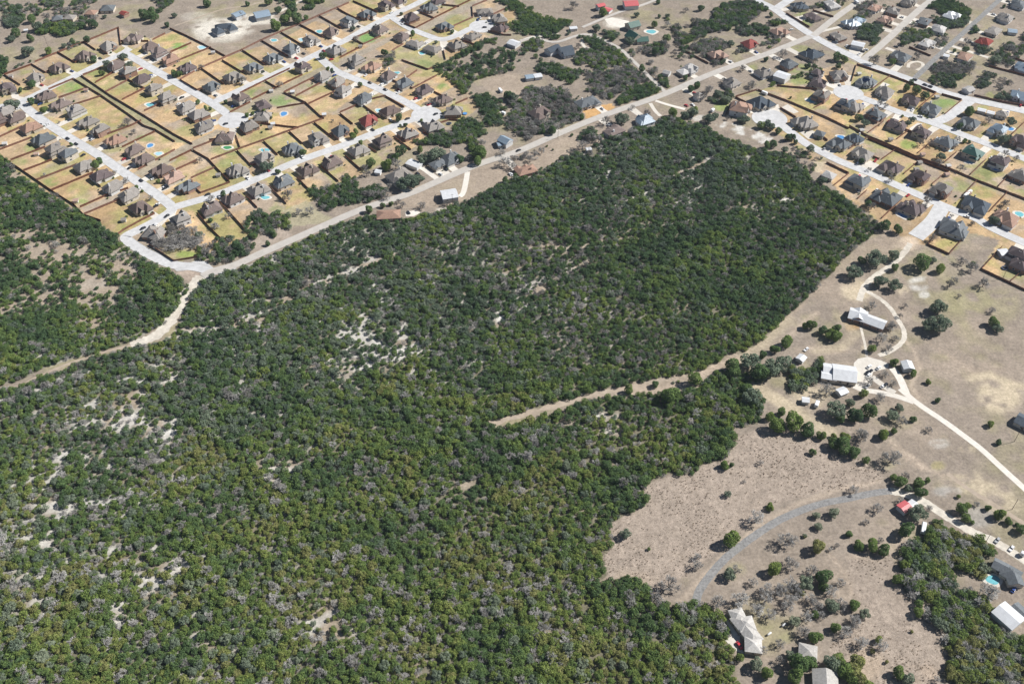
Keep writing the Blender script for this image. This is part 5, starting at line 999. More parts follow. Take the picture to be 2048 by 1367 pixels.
# ------------------------------------------------------------------ single trees (lone ones and the largest in view) and the rest of the woods as stuff
for hi, h in enumerate(HOUSES):
    if not h['row']: continue
    rr = random.Random(900 + hi)
    for q in range(rr.choice([1, 1, 2, 2, 3])):
        a = rr.uniform(0, 6.28); d = rr.uniform(9.5, 13) * h['k']
        TREES.append(['j' if rr.random() < .75 else 'o', h['x'] + d * math.cos(a), h['y'] + d * math.sin(a), rr.uniform(.7, 1.35), .75, 'shrub'])
KIND = dict(j=('juniper_tree', 'juniper'), o=('oak_tree', 'live oak'), b=('bare_tree', 'bare tree'))
LANDS = [('white farmhouse', 1732, 635), ('concrete yard', 1735, 740), ('gabled garage', 1815, 728), ('dirt turning circle', 1818, 488), ('fenced lawn', 1890, 495), ('long concrete driveway', 1930, 870), ('rough tan field', 1600, 930), ('red-ended shed', 1825, 1008), ('crushed-stone driveway bend', 1420, 1150), ('crushed-stone driveway crest', 1640, 1005),
         ('cream L-shaped house', 1495, 1255), ('small cream house', 1615, 1300), ('teal pool', 1985, 1158), ('long white barn', 2015, 1230), ('straight tan lane', 1950, 1065), ('tan hollow', 1730, 1150), ('lower rough field', 1790, 1280), ('white sheds', 1612, 800), ('big wood corner', 1770, 455), ('right-hand dry field', 1980, 780)]
px_all = [proj(t[1], t[2]) for t in TREES]
app = [t[3] * scale_at(min(1360, max(0, p[1]))) * (1 if -20 < p[0] < 2070 and -20 < p[1] < 1400 else 0) for t, p in zip(TREES, px_all)]
single = set()
for k, cap in (('j', 300), ('o', 300), ('b', 300)):
    ids = [i for i, t in enumerate(TREES) if t[0] == k]
    lone = [i for i in ids if TREES[i][5] in ('lone', 'shrub')]
    # woodland trees shown one by one: the largest in the near strip, so that one label fits them all
    wood = sorted([i for i in ids if TREES[i][5] not in ('lone', 'shrub') and app[i] > 0 and px_all[i][1] > 900 and px_all[i][0] < 1480], key=lambda i: -app[i])
    single |= set(lone); single |= set(wood[:max(0, cap - len(lone))])
ordc = {}
lone_lab = {}
for k in 'job':
    per = {}
    for i in single:
        t = TREES[i]
        if t[0] != k or t[5] != 'lone': continue
        px, py = px_all[i]
        h, d = nearest_house(t[1], t[2], True)
        if d < 40 and not (px > 1400 and py > 520):
            lone_lab[i] = '%s %s by %s' % ('small round' if k == 'j' and t[3] < 2.6 else 'dark' if k == 'j' else 'spreading' if k == 'o' else 'leafless grey', KIND[k][1], house_ref(h))
        else:
            L = min(LANDS, key=lambda l: math.hypot(l[1] - px, l[2] - py)) if px > 1380 and py > 430 else None
            if L: per.setdefault(L[0], []).append((math.hypot(L[1] - px, L[2] - py), i))
            else:
                h, d = nearest_house(t[1], t[2]); per.setdefault('*' + house_ref(h), []).append((d, i))
    for nm, lst in per.items():
        lst.sort()
        for n, (d, i) in enumerate(lst):
            wd = dict(j='green juniper', o='spreading live oak', b='leafless grey tree')[k]
            o_ = ORD[n] + ' ' if n and n < 16 else ''
            if nm[0] == '*': lone_lab[i] = '%s%s beside %s' % ((o_ + 'nearest ') if o_ else '', wd, nm[1:])
            else: lone_lab[i] = '%s, %snearest to the %s' % (wd, o_, nm)
for i in sorted(single):
    k, x, y, r, hs, src = TREES[i]; nm = KIND[k][0] if src != 'shrub' else 'garden_shrub'
    rr = random.Random(i)
    e = link(nm, None, None, None, (x, y, 0), rr.uniform(0, 6.28)); e.scale = (r, r, r * hs * (1.0 if k != 'b' else 1.15))
    if k == 'b':
        link('trunk', TRUNK[i % 3], e); link('branches', PROTO['b'][rr.randrange(5)], e)
    else:
        P_ = PROTO['J' if k == 'j' else 'O']; link('trunk', TRUNK[i % 3], e); link('crown', P_[rr.randrange(len(P_))], e)
    if src == 'shrub':
        h, d = nearest_house(x, y, True); tag(e, 'low green shrub beside %s' % house_ref(h), 'shrub', 'garden shrubs', where=px_all[i])
    elif src == 'lone': tag(e, lone_lab[i], 'tree', 'single trees in fields and yards', where=px_all[i])
    else: tag(e, dict(j='green juniper crowded into the near wood along the lower left', o='grey-green rounded live oak within the near wood at lower left', b='leafless silvery tree standing among junipers in the near wood')[k], 'tree', '%ss of the near wood' % KIND[k][1], share=True)
hidden = bpy.data.collections.new('tree_kinds')
def stuff_trees(name, kinds, label):
    protos = []
    c = bpy.data.collections.new(name + '_kinds')
    for j, me in enumerate(PROTO[kinds]):
        o = bpy.data.objects.new('%s_kind_%d' % (name, j), me); c.objects.link(o)
    T = [t for i, t in enumerate(TREES) if t[0] == kinds and i not in single]
    return scatter_object(name, np.array([(t[1], t[2], 0) for t in T]), np.array([(t[3], t[3], t[3] * t[4]) for t in T]), c, len(PROTO[kinds]), label)
def scatter_object(name, pos, scl, c, nk, label):
    n = len(pos)
    me = bpy.data.meshes.new(name); me.vertices.add(n)
    me.vertices.foreach_set('co', np.asarray(pos, np.float32).ravel())
    a = me.attributes.new('scl', 'FLOAT_VECTOR', 'POINT'); a.data.foreach_set('vector', np.asarray(scl, np.float32).ravel())
    a = me.attributes.new('rot', 'FLOAT_VECTOR', 'POINT'); R_ = np.zeros((n, 3), np.float32); R_[:, 2] = nr.uniform(0, 6.28, n); R_[:, 0] = nr.normal(0, .08, n); a.data.foreach_set('vector', R_.ravel())
    a = me.attributes.new('idx', 'INT', 'POINT'); a.data.foreach_set('value', nr.integers(0, nk, n).astype(np.int32))
    ob = link(name, me); ob['kind'] = 'stuff'; ob['label'] = label
    ng = bpy.data.node_groups.new(name + '_scatter', 'GeometryNodeTree')
    ng.interface.new_socket('Geometry', in_out='INPUT', socket_type='NodeSocketGeometry'); ng.interface.new_socket('Geometry', in_out='OUTPUT', socket_type='NodeSocketGeometry')
    N = ng.nodes; gi = N.new('NodeGroupInput'); go = N.new('NodeGroupOutput'); ip = N.new('GeometryNodeInstanceOnPoints'); ci = N.new('GeometryNodeCollectionInfo'); m2p = N.new('GeometryNodeMeshToPoints')
    ci.inputs[0].default_value = c; ci.inputs['Separate Children'].default_value = True; ci.inputs['Reset Children'].default_value = True
    def attr(nm, ty):
        q = N.new('GeometryNodeInputNamedAttribute'); q.data_type = ty; q.inputs['Name'].default_value = nm; return q.outputs['Attribute']
    L_ = ng.links
    L_.new(gi.outputs[0], m2p.inputs[0]); L_.new(m2p.outputs[0], ip.inputs['Points']); L_.new(ci.outputs[0], ip.inputs['Instance']); ip.inputs['Pick Instance'].default_value = True
    L_.new(attr('idx', 'INT'), ip.inputs['Instance Index']); L_.new(attr('rot', 'FLOAT_VECTOR'), ip.inputs['Rotation']); L_.new(attr('scl', 'FLOAT_VECTOR'), ip.inputs['Scale'])
    L_.new(ip.outputs[0], go.inputs[0])
    md = ob.modifiers.new('scatter', 'NODES'); md.node_group = ng
    return n
n1 = stuff_trees('juniper_woodland', 'j', 'dense green juniper woodland covering the middle of the view')
n2 = stuff_trees('oak_woodland', 'o', 'grey-green live oaks mixed through the woodland')
n3 = stuff_trees('bare_woodland', 'b', 'leafless grey trees scattered through the woodland')
print('TREES', len(TREES), 'single', len(single), 'stuff', n1, n2, n3)

# ------------------------------------------------------------------ ground: one sheet, its own colours painted by soil and grass kind, 2 m cells
GOLD = zp('A', [(-300, 1200), (50, 880), (410, 735), (985, 500), (1390, 330)]) + [(300, 78), (345, 62), (450, 115), (560, 80), (690, 10), (750, -30), (1030, -30), (1030, 40), (985, 72), (940, 100), (870, 138), (960, 195), (950, 222), (890, 262), (820, 300), (760, 330), (720, 350), (690, 362), (640, 390), (600, 420), (560, 440), (480, 480), (430, 505), (350, 525), (310, 500), (250, 470), (235, 470), (200, 450), (130, 405), (60, 365), (0, 312), (-120, 250)]
GOLD2 = [(1455, 215), (1470, 195), (1515, 181), (1540, 175), (1600, 160), (1640, 140), (1700, 122), (1740, 135), (1930, 200), (2120, 235), (2120, 650), (2045, 580), (1961, 540), (2000, 480), (1940, 465), (1890, 512), (1854, 490), (1810, 485), (1800, 470), (1765, 450), (1735, 425), (1690, 392), (1640, 345), (1600, 300), (1560, 270), (1500, 235)]
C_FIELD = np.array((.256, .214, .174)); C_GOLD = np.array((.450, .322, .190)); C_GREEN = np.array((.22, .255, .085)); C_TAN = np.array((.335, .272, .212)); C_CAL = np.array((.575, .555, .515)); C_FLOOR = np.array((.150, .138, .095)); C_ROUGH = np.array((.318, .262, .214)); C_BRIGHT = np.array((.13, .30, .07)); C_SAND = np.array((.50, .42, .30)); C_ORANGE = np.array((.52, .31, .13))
def tussocks(X, Y, px, py, rough):
    """dry bunch grass standing on the rough fields, far past counting"""
    g = np.random.default_rng(77); kinds = bpy.data.collections.new('tussock_kinds')
    mat = leaf_mat('dry_bunch_grass', [(0, (.300, .248, .205)), (.5, (.380, .315, .255)), (1, (.470, .395, .310))], .35)
    for j in range(4):
        V, F, A = [], [], []
        for _ in range(16):
            a = g.uniform(0, 6.28); r0 = g.uniform(0, .25); r1 = r0 + g.uniform(.15, .5); h = g.uniform(.35, .75); w = g.uniform(.08, .16); b = len(V)
            c, s = math.cos(a), math.sin(a); nx_, ny_ = -s * w, c * w
            V += [(c * r0 - nx_, s * r0 - ny_, 0), (c * r0 + nx_, s * r0 + ny_, 0), (c * r1 + nx_ * .4, s * r1 + ny_ * .4, h), (c * r1 - nx_ * .4, s * r1 - ny_ * .4, h)]; F.append((b, b + 1, b + 2, b + 3)); A += [g.uniform(.2, .8)] * 4
        me = bpy.data.meshes.new('tussock'); me.from_pydata(V, [], F); at_ = me.attributes.new('leaf', 'FLOAT', 'POINT'); at_.data.foreach_set('value', A); me.materials.append(mat); me.update()
        kinds.objects.link(bpy.data.objects.new('tussock_kind_%d' % j, me))
    ii = np.nonzero((rough > .5) & (px > 1000) & (px < 2100) & (py > 830) & (py < 1440))[0]
    P_, S_ = [], []
    for rep in range(3):
        cl = vnoise(X[ii], Y[ii], 7, 90 + rep) * .5 + vnoise(X[ii], Y[ii], 22, 95) * .5
        k = ii[g.random(len(ii)) < np.clip((cl - .40) * 1.5, .02, .6)]
        P_.append(np.stack([X[k] + g.uniform(-1, 1, len(k)), Y[k] + g.uniform(-1, 1, len(k)), np.zeros(len(k))], 1)); s = g.uniform(.45, 1.0, len(k)); S_.append(np.stack([s, s, s * g.uniform(.5, .8, len(k))], 1))
    scatter_object('dry_bunch_grass', np.concatenate(P_), np.concatenate(S_), kinds, 4, 'dry tan bunch grass on the rough fields')
def ground():
    g = 2.0
    xs = np.arange(-780, 781, g); ys = np.arange(150, 1261, g); nx, ny = len(xs), len(ys)
    X, Y = np.meshgrid(xs, ys); X = X.ravel(); Y = Y.ravel()
    px, py = proj(X, Y)
    C = np.tile(C_FIELD, (len(X), 1)); rough = np.full(len(X), .25)
    def mix(mask, col, a=1.0):
        w = (mask * a)[:, None]; C[:] = C * (1 - w) + np.asarray(col) * w
    n60 = vnoise(X, Y, 60, 21); n20 = vnoise(X, Y, 20, 22); n8 = vnoise(X, Y, 8, 23); n4 = vnoise(X, Y, 4.5, 24)
    # dry pasture: warm and greenish drifts
    mix(np.clip((n60 * .6 + n20 * .4 - .5) * 3, 0, 1), C_TAN, .55); mix(np.clip((vnoise(X, Y, 45, 31) * .6 + n8 * .4 - .58) * 4, 0, 1), (.27, .25, .13), .5)
    # yards, each lot with grass of its own
    for poly in (GOLD, GOLD2):
        m = inside(px, py, poly)
        ii = np.nonzero(m)[0]
        xx, yy = X[ii], Y[ii]
        rows = [h for h in HOUSES if h['row']]
        hx = np.array([h['x'] for h in rows]); hy = np.array([h['y'] for h in rows])
        # the lot belongs to the house whose street-to-rear strip is nearest
        lot = np.zeros(len(ii), int); best = np.full(len(ii), 1e9)
        for j in range(len(rows)):
            d = np.hypot(xx - hx[j], yy - hy[j]); b_ = d < best; best[b_] = d[b_]; lot[b_] = j
        lr = np.random.default_rng(5); t = lr.random((len(rows), 4))
        base = C_GOLD * (.80 + .34 * t[lot, 0][:, None]) * np.array((1.0, 1.0, 1.0)) + (t[lot, 3][:, None] - .5) * np.array((.03, 0, -.03))
        gr = np.clip((vnoise(xx, yy, 17, 41) * .55 + vnoise(xx, yy, 6, 42) * .45 - (.66 - .34 * t[lot, 1])) * 4.5, 0, 1)
        ta = np.clip((vnoise(xx, yy, 22, 43) * .6 + vnoise(xx, yy, 7, 44) * .4 - (.74 - .66 * t[lot, 2] ** 1.6)) * 3.5, 0, 1)
        base = base * (1 - ta[:, None] * .8) + (C_FIELD * 1.25) * ta[:, None] * .8
        base = base * (1 - gr[:, None] * .62) + (.29, .29, .105) * gr[:, None] * .62
        C[ii] = base * (.80 + .4 * (vnoise(xx, yy, 5, 45) * .6 + vnoise(xx, yy, 12, 46) * .4)[:, None])
    def poly(pts, col, a=1.0, breakup=0.0, sc=9, r=None):
        m = inside(px, py, pts).astype(float)
        if breakup: m *= np.clip((vnoise(X, Y, sc, 51) * .6 + n4 * .4 - breakup) * 5, 0, 1)
        mix(m, col, a)
        if r is not None: rough[:] = np.where(m > .5, r, rough)
    def blob(s, x, y, a, b, col, al=1.0, br=.35):
        qx, qy = z2p(s, x, y) if s else (x, y); k = K if s else 1
        d = np.hypot((px - qx) / (a / k), (py - qy) / (b / k))
        m = np.clip((1.25 - d) * 2.2, 0, 1) * np.clip((n8 * .5 + n4 * .5 - br) * 5 + .2, 0, 1); mix(m, col, al)
    # greenway and drainage strips
    poly(zp('A', [(870, 925), (955, 885), (1700, 1367), (2250, 1690), (2045, 1660), (1500, 1340)]), (.27, .255, .15), .9)
    poly(zp('C', [(0, 690), (1540, 20), (1720, 0), (1000, 360), (880, 340), (0, 780)]), (.33, .285, .225), .9); poly(zp('B', [(700, 1320), (1240, 1035), (1900, 720), (1960, 740), (1330, 1085), (760, 1340)]), (.31, .27, .20), .9)
    poly(zp('G', [(1500, 760), (2045, 480), (2045, 600), (1620, 770)]), (.33, .29, .22), .9); poly(zp('H', [(0, 490), (550, 230), (640, 240), (270, 460), (0, 600)]), (.33, .285, .22), .9); poly(zp('G', [(940, 1145), (1500, 920), (1500, 980), (990, 1220)]), (.36, .30, .235), .9)
    poly(zp('L', [(210, 315), (550, 452), (1160, 692), (1160, 728), (830, 598), (220, 338)]), (.20, .19, .12), .8)
    for s, x, y, a, b, col, al in [('C', 320, 450, 95, 55, C_BRIGHT, .95), ('C', 960, 750, 130, 50, (.20, .25, .10), .8), ('C', 1360, 230, 130, 60, (.25, .28, .12), .7), ('C', 1210, 1020, 70, 40, (.15, .27, .07), .85), ('A', 800, 1020, 150, 60, (.17, .30, .08), .8), ('A', 1090, 850, 80, 40, (.2, .28, .09), .7), ('A', 1500, 1010, 120, 60, (.26, .28, .12), .7), ('B', 1290, 1180, 120, 60, (.17, .28, .08), .85), ('B', 1600, 1010, 90, 30, (.2, .27, .09), .6),
                                   ('B', 980, 1090, 60, 40, (.18, .27, .08), .7), ('B', 110, 540, 90, 40, (.12, .30, .06), .9), ('B', 50, 440, 90, 50, (.24, .27, .10), .7), ('G', 590, 840, 90, 50, (.18, .27, .08), .8), ('G', 960, 1080, 80, 40, (.2, .29, .08), .8), ('G', 370, 450, 90, 50, (.18, .28, .08), .7), ('G', 230, 600, 90, 45, (.2, .27, .09), .7), ('G', 1700, 330, 110, 40, (.2, .27, .09), .7), ('H', 680, 470, 200, 60, (.21, .26, .10), .8), ('H', 1250, 1160, 90, 40, (.22, .28, .10), .7), ('H', 650, 620, 90, 50, (.2, .26, .09), .7), ('H', 1300, 320, 110, 50, (.24, .26, .10), .7), ('H', 1000, 480, 110, 60, (.22, .26, .10), .7), ('H', 200, 250, 140, 60, (.24, .27, .11), .7),
                                   ('E', 1390, 150, 80, 40, (.24, .27, .10), .8), ('E', 1490, 260, 70, 45, (.2, .27, .08), .9), ('E', 1400, 570, 120, 40, (.26, .27, .11), .8), ('E', 1380, 800, 150, 50, (.22, .26, .09), .8), ('E', 1400, 950, 110, 40, (.22, .28, .08), .85), ('E', 490, 1250, 90, 50, (.24, .30, .09), .9), ('E', 850, 800, 60, 40, (.25, .27, .10), .8), ('F', 1110, 1200, 140, 60, (.17, .27, .08), .9), ('F', 550, 960, 90, 40, (.27, .29, .09), .8), ('F', 1680, 1110, 80, 40, (.27, .28, .10), .8), ('F', 1560, 1260, 80, 30, (.26, .29, .10), .7), ('L', 320, 430, 140, 60, (.24, .27, .11), .85), ('L', 700, 400, 100, 60, (.17, .28, .06), .9), ('L', 1250, 880, 160, 60, (.23, .25, .10), .85), ('L', 1580, 960, 140, 70, (.26, .27, .10), .85), ('L', 1560, 760, 130, 90, (.19, .23, .09), .85), ('L', 2000, 960, 60, 40, (.23, .27, .08), .7), ('L', 1960, 240, 60, 50, (.25, .27, .11), .7),
                                   ('T', 830, 520, 120, 40, (.22, .29, .07), .9), ('T', 80, 200, 70, 30, (.25, .30, .08), .8), ('M', 1150, 350, 140, 70, (.30, .30, .10), .8), ('M', 1400, 1000, 300, 170, (.30, .275, .155), .75), ('M', 1800, 1050, 200, 200, (.30, .27, .16), .6), ('M', 1100, 520, 130, 50, (.29, .27, .16), .5), ('O', 1040, 530, 80, 50, (.31, .275, .12), .7), ('O', 400, 520, 140, 70, (.29, .265, .16), .6), ('N', 350, 850, 160, 60, (.29, .25, .16), .5), ('N', 1150, 1200, 250, 80, (.30, .265, .17), .6), ('Q', 590, 470, 110, 90, (.30, .28, .15), .6), ('R', 950, 680, 90, 60, (.29, .27, .15), .7), ('R', 1180, 830, 90, 50, (.29, .28, .15), .6), ('R', 1250, 250, 160, 60, (.29, .26, .17), .4)]:
        blob(s, x, y, a, b, col, al * .8, .28)
    # pasture mottling: worn, weathered and trampled patches of every size
    fld = vnoise(X, Y, 14, 71) * .4 + vnoise(X, Y, 5, 72) * .35 + vnoise(X * .35 + Y * .9, Y * .4 - X * .25, 9, 73) * .25
    C *= (.84 + .32 * fld)[:, None]
    # bare earth, sand and caliche
    for s, x, y, a, b, al in [('B', 620, 330, 330, 110, .95), ('B', 1000, 230, 260, 60, .85), ('B', 560, 440, 250, 60, .6), ('B', 330, 200, 200, 60, .35), ('B', 480, 380, 200, 70, .7), ('D', 1240, 270, 140, 60, .9), ('I', 850, 1190, 70, 24, .8), ('I', 1200, 1160, 80, 20, .6)]: blob(s, x, y, a, b, (.58, .54, .47), al, .2)
    poly(zp('K', [(400, 640), (560, 605), (760, 670), (1000, 750), (1100, 800), (960, 860), (850, 800), (650, 740), (500, 690)]), C_CAL * .96, .95, .36, 6); poly(zp('K', [(1560, 1060), (1700, 1080), (1640, 1200), (1540, 1180)]), C_SAND, .8); poly(zp('K', [(90, 570), (250, 520), (300, 520), (230, 600)]), C_CAL * .9, .7)
    blob('M', 700, 330, 120, 80, (.52, .42, .32), .95, .15); blob('M', 820, 800, 120, 80, C_CAL, .75, .42); blob('M', 880, 930, 60, 40, C_CAL, .7, .4); blob('M', 90, 880, 170, 120, C_SAND, .85, .25); blob('M', 640, 880, 60, 60, C_SAND, .6, .35); blob('M', 500, 340, 160, 60, C_TAN * 1.05, .8, .3); blob('M', 1420, 380, 130, 50, C_TAN * 1.1, .5, .3)
    blob('N', 250, 350, 300, 60, C_TAN * 1.05, .7, .3); blob('N', 480, 160, 120, 90, C_TAN, .5, .3); blob('N', 600, 60, 120, 60, C_ORANGE * .75, .6, .25); blob('N', 120, 900, 200, 140, C_SAND, .55, .35); blob('N', 640, 300, 160, 60, C_SAND, .45, .35); blob('N', 1450, 860, 140, 80, C_TAN, .6, .35); blob('N', 1380, 470, 60, 200, C_TAN, .5, .3); blob('N', 460, 690, 260, 180, C_SAND, .25, .3)
    blob(None, 2000, 790, 42, 34, C_SAND * 1.05, .8, .3); blob(None, 1965, 740, 40, 16, C_TAN * 1.1, .5, .3); blob('O', 1060, 270, 120, 50, C_CAL * .85, .6, .45); blob('O', 1380, 340, 100, 40, C_SAND, .5, .4); blob('O', 1350, 720, 260, 140, C_SAND * .95, .65, .38); blob('O', 1720, 840, 220, 110, C_SAND, .65, .38); blob('O', 1800, 1000, 240, 90, C_SAND * .9, .6, .38); blob('O', 1150, 830, 160, 60, (.36, .34, .32), .7, .35); blob('O', 1500, 1130, 200, 120, (.30, .28, .26), .7, .3)
    poly(zp('D', [(840, 1270), (1180, 1210), (1230, 1260), (900, 1390)]), C_ORANGE, .9); poly(zp('C', [(1600, 950), (2045, 850), (2200, 950), (2100, 1150), (1800, 1100)]), C_TAN, .8); poly(zp('I', [(600, 930), (1150, 830), (1480, 700), (1900, 600), (2045, 660), (1990, 850), (1500, 1040), (1200, 1130), (700, 1150)]), C_TAN * .98, .75); poly(zp('J', [(300, 900), (760, 660), (860, 720), (900, 900), (600, 960), (420, 1080), (300, 1100), (100, 1010)]), C_TAN, .7)
    poly(zp('T', [(720, 715), (970, 690), (1040, 780), (1030, 830), (890, 870)]), (.36, .29, .235), .95); poly(zp('T', [(1540, 330), (2045, 200), (2045, 330), (1560, 540)]), (.36, .30, .25), .7, .2)
    poly(zp('H', [(1320, 1180), (1600, 1050), (1760, 1200), (1830, 1230), (1950, 1300), (1400, 1367)]), (.33, .30, .20), .8)
    # strip of cleared earth along the wood's right edge
    poly([(1770, 462), (1800, 480), (1760, 520), (1690, 548), (1625, 600), (1565, 650), (1520, 680), (1475, 712), (1430, 742), (1300, 782), (1270, 770), (1420, 728), (1520, 675), (1620, 590), (1700, 505)], C_TAN * .92, .75, .2); poly([(1490, 745), (1530, 770), (1600, 815), (1620, 850), (1560, 815), (1520, 790)], C_SAND, .7, .2)
    # rough tussock fields
    RF = [(1470, 875), (1540, 845), (1600, 858), (1690, 905), (1740, 930), (1770, 955), (1740, 972), (1640, 985), (1540, 1010), (1470, 1080), (1410, 1120), (1330, 1180), (1300, 1190), (1260, 1150), (1200, 1165), (1195, 1110), (1230, 1040), (1300, 965), (1400, 935)]
    poly(RF, C_ROUGH, .95, r=1.0); poly(zp('S', [(0, 200), (300, 280), (620, 200), (1000, 420), (900, 560), (1100, 760), (1130, 1100), (1050, 1367), (1050, 1500), (-300, 1500), (-200, 900), (60, 700), (180, 500)]), C_ROUGH, .9, r=1.0); poly(zp('P', [(0, 270), (520, 250), (540, 520), (200, 760), (0, 640)]), C_ROUGH * .96, .8, r=.6)
    blob(None, 1250, 1160, 60, 20, C_TAN, .7, .3); blob('S', 200, 1150, 200, 200, (.42, .33, .245), .6, .3); blob('S', 850, 1250, 200, 120, (.42, .33, .25), .5, .3)
    # worn lines: footpaths, wheel ruts and fence-line bare strips
    for pts, w, col, al in [([(1340, 1222), (1410, 1152), (1450, 1108), (1530, 1040), (1600, 1005), (1680, 978), (1760, 962)], 1.6, C_TAN * 1.25, .6), (zp('Q', [(1700, 290), (1830, 440), (1930, 620), (1950, 760)]), 1.2, C_TAN * 1.2, .6), (zp('P', [(0, 300), (330, 330), (560, 180), (700, 60)]), 1.5, C_TAN * 1.2, .5), (zp('O', [(480, 230), (650, 370), (900, 560), (1100, 650)]), 1.6, C_TAN * 1.3, .7), (zp('O', [(430, 250), (600, 390), (850, 580)]), .9, C_TAN * 1.25, .6),
                              (zp('X', [(690, 330), (740, 400), (765, 480), (720, 580), (760, 640)]), 1.4, C_TAN * 1.3, .65), (zp('X', [(200, 180), (110, 260), (20, 330), (-60, 400)]), 2.5, C_TAN * 1.2, .7), (zp('X', [(330, 200), (420, 300), (330, 380), (200, 390)]), 3, C_SAND * .9, .5), (zp('X', [(1060, 540), (1160, 520), (1260, 570), (1360, 590)]), 3.2, C_SAND, .8), (zp('X', [(800, 330), (900, 400), (1060, 500)]), 1.2, C_TAN * 1.15, .5), (zp('W', [(700, 280), (830, 370), (960, 450), (1110, 540)]), 5, C_SAND * .88, .75), (zp('W', [(660, 180), (760, 130), (830, 60), (900, 0)]), 5, C_SAND * .85, .7), (zp('W', [(150, 340), (300, 320), (430, 270), (520, 230), (640, 175)]), 6, C_TAN * 1.15, .85), (zp('W', [(420, 330), (450, 350)]), 14, C_TAN, .7), (zp('W', [(200, 330), (280, 330)]), 14, C_TAN * 1.1, .7)]:
        d = seg_dist(X, Y, [at(*q)[:2] for q in pts]) + (n4 - .5) * 1.2
        mix(np.clip(1.5 - d / w, 0, 1), col, al)
    # floor of the woods
    rem, cal = open_at(px, py, X, Y)
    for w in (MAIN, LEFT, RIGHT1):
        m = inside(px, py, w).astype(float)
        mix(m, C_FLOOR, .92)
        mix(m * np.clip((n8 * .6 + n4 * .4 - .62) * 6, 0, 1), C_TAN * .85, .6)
        mix(m * np.clip(rem * 1.6, 0, 1), C_TAN * 1.0, .85)
        sl = np.zeros(len(X))
        for sx_, sy_, sw_, sh_ in SLOPE: sl = np.maximum(sl, np.exp(-((px - sx_) / sw_) ** 2 - ((py - sy_) / sh_) ** 2))
        mix(m * np.clip(sl * 1.3, 0, 1) * stony(X, Y), C_CAL * .86, .72)
        mix(m * np.clip(cal * 1.4, 0, 1) * np.clip((n4 * .6 + vnoise(X, Y, 11, 61) * .4 - .48) * 5, 0, 1), C_CAL * .98, .85)
    # cleared verge beside the main road
    V = np.stack([X, Y, np.zeros_like(X)], 1).astype(np.float32)
    me = bpy.data.meshes.new('ground'); nf = (nx - 1) * (ny - 1)
    me.vertices.add(len(V)); me.vertices.foreach_set('co', V.ravel())
    I = np.arange(nx * ny).reshape(ny, nx); q = np.stack([I[:-1, :-1], I[:-1, 1:], I[1:, 1:], I[1:, :-1]], -1).reshape(-1, 4).astype(np.int32)
    me.loops.add(nf * 4); me.loops.foreach_set('vertex_index', q.ravel()); me.polygons.add(nf); me.polygons.foreach_set('loop_start', np.arange(0, nf * 4, 4, dtype=np.int32))
    me.update(calc_edges=True)
    a = me.attributes.new('soil', 'FLOAT_COLOR', 'POINT'); a.data.foreach_set('color', np.concatenate([np.clip(C, 0, 1), np.ones((len(C), 1))], 1).astype(np.float32).ravel())
    a = me.attributes.new('tussock', 'FLOAT', 'POINT'); a.data.foreach_set('value', rough.astype(np.float32))
    m, nt, b = nodes_of('ground_soil_and_grass')
    at_ = nt.nodes.new('ShaderNodeAttribute'); at_.attribute_name = 'soil'; tu = nt.nodes.new('ShaderNodeAttribute'); tu.attribute_name = 'tussock'
    f1 = noise(nt, .55, 6, rough=.7); f2 = noise(nt, 1.6, 4, rough=.7); f3 = noise(nt, .06, 5)
    f5 = noise(nt, .17, 6, rough=.75); v5 = ramp(nt, f5, .32, .68, .82, 1.18)
    v1 = ramp(nt, f1, .3, .7, .72, 1.28); v3 = ramp(nt, f3, .3, .7, .90, 1.10)
    c1 = nt.nodes.new('ShaderNodeMix'); c1.data_type = 'RGBA'; c1.blend_type = 'MULTIPLY'; c1.inputs[0].default_value = 1
    nt.links.new(at_.outputs['Color'], c1.inputs[6]); nt.links.new(v1, c1.inputs[7])
    c2 = nt.nodes.new('ShaderNodeMix'); c2.data_type = 'RGBA'; c2.blend_type = 'MULTIPLY'; c2.inputs[0].default_value = 1
    m5 = nt.nodes.new('ShaderNodeMath'); m5.operation = 'MULTIPLY'; nt.links.new(v3, m5.inputs[0]); nt.links.new(v5, m5.inputs[1])
    nt.links.new(c1.outputs[2], c2.inputs[6]); nt.links.new(m5.outputs[0], c2.inputs[7])
    # tussocks: dry stems, darker and paler than the soil between
    f4 = gmap(nt, .30, 1.0, .7, .6)
    v2a = ramp(nt, f2, .36, .64, .76, 1.22); v2b = ramp(nt, f4, .35, .65, .90, 1.10)
    mm = nt.nodes.new('ShaderNodeMath'); mm.operation = 'MULTIPLY'; nt.links.new(v2a, mm.inputs[0]); nt.links.new(v2b, mm.inputs[1]); v2 = mm.outputs[0]
    c3 = nt.nodes.new('ShaderNodeMix'); c3.data_type = 'RGBA'; c3.blend_type = 'MULTIPLY'
    nt.links.new(tu.outputs['Fac'], c3.inputs[0]); nt.links.new(c2.outputs[2], c3.inputs[6]); nt.links.new(v2, c3.inputs[7])
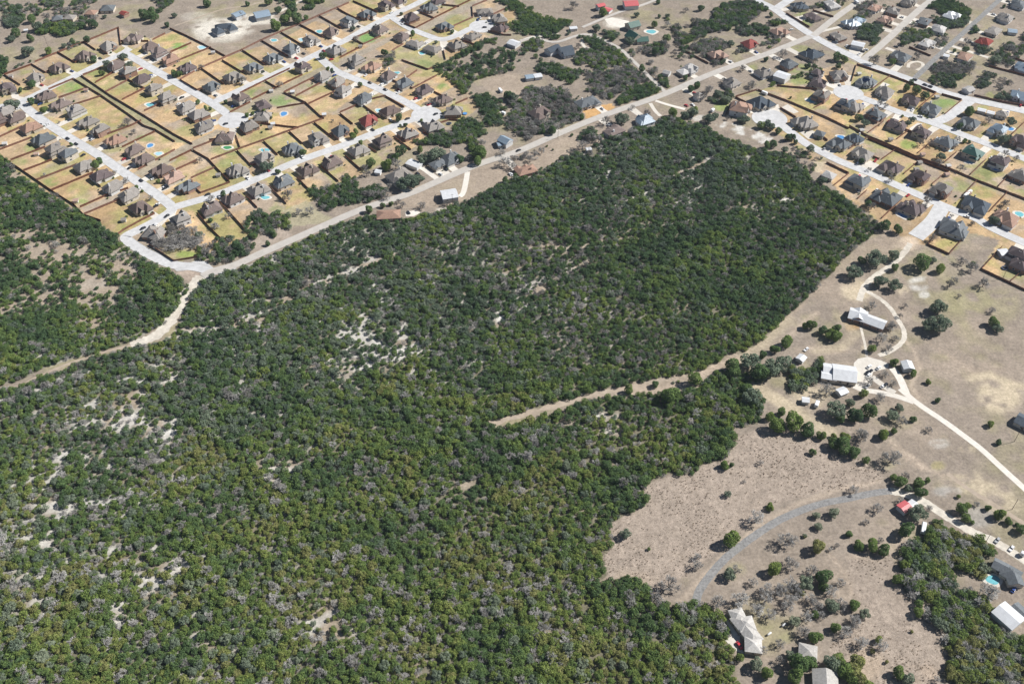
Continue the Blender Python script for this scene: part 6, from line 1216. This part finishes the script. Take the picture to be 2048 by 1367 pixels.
    nt.links.new(c3.outputs[2], b.inputs['Base Color']); b.inputs['Roughness'].default_value = .95; b.inputs['Specular IOR Level'].default_value = .05
    bp = nt.nodes.new('ShaderNodeBump'); bp.inputs['Distance'].default_value = .22
    nt.links.new(f2, bp.inputs['Height']); nt.links.new(tu.outputs['Fac'], bp.inputs['Strength']); nt.links.new(bp.outputs[0], b.inputs['Normal'])
    struct(link('ground', me, None, m))
    tussocks(X, Y, px, py, rough)
    mb = MB(); R = 30000; mb.add([(-R, -R, -.4), (R, -R, -.4), (R, R, -.4), (-R, R, -.4)], [(0, 1, 2, 3)]); struct(mb.build('terrain', plain('far_pasture', (.26, .23, .17), .95, .3, .01, stain=(.12, .13, .06))))
ground()

# ------------------------------------------------------------------ thin air haze over the whole place
mb = MB(); mb.box(-1500, 1500, -300, 2200, -1.5, 500)
hz = mb.build('haze', None); hz['kind'] = 'stuff'; hz['label'] = 'thin blue air haze'
hm = bpy.data.materials.new('air_haze'); hm.use_nodes = True; hn = hm.node_tree.nodes; hn.remove(hn['Principled BSDF'])
pv = hn.new('ShaderNodeVolumePrincipled'); pv.inputs['Color'].default_value = (.74, .85, 1.0, 1); pv.inputs['Density'].default_value = HAZE; pv.inputs['Anisotropy'].default_value = .2
hm.node_tree.links.new(pv.outputs[0], hn['Material Output'].inputs['Volume']); hz.data.materials.append(hm)

# ------------------------------------------------------------------ labels: whatever still reads alike is told apart by its place
def finish_labels():
    by = {}
    for o, lab, share, where in TAGGED:
        if not share: by.setdefault(lab, []).append((where or (0, 0), o))
    dup = 0
    for lab, lst in by.items():
        if len(lst) < 2: continue
        lst.sort(key=lambda q: q[0][0]); dup += 1
        for n, (w, o) in enumerate(lst):
            if len(lst) == 2: sfx = ('left one', 'right one')[n]
            elif len(lst) == 3: sfx = ('left one', 'middle one', 'right one')[n]
            else: sfx = '%s from left' % ORD[min(n, 15)]
            o['label'] = '%s, %s' % (lab, sfx)
    mx = max((len(o['label'].split()), o['label']) for o, *_ in TAGGED)
    print('labels', len(TAGGED), 'alike sets', dup, 'longest', mx)
finish_labels()
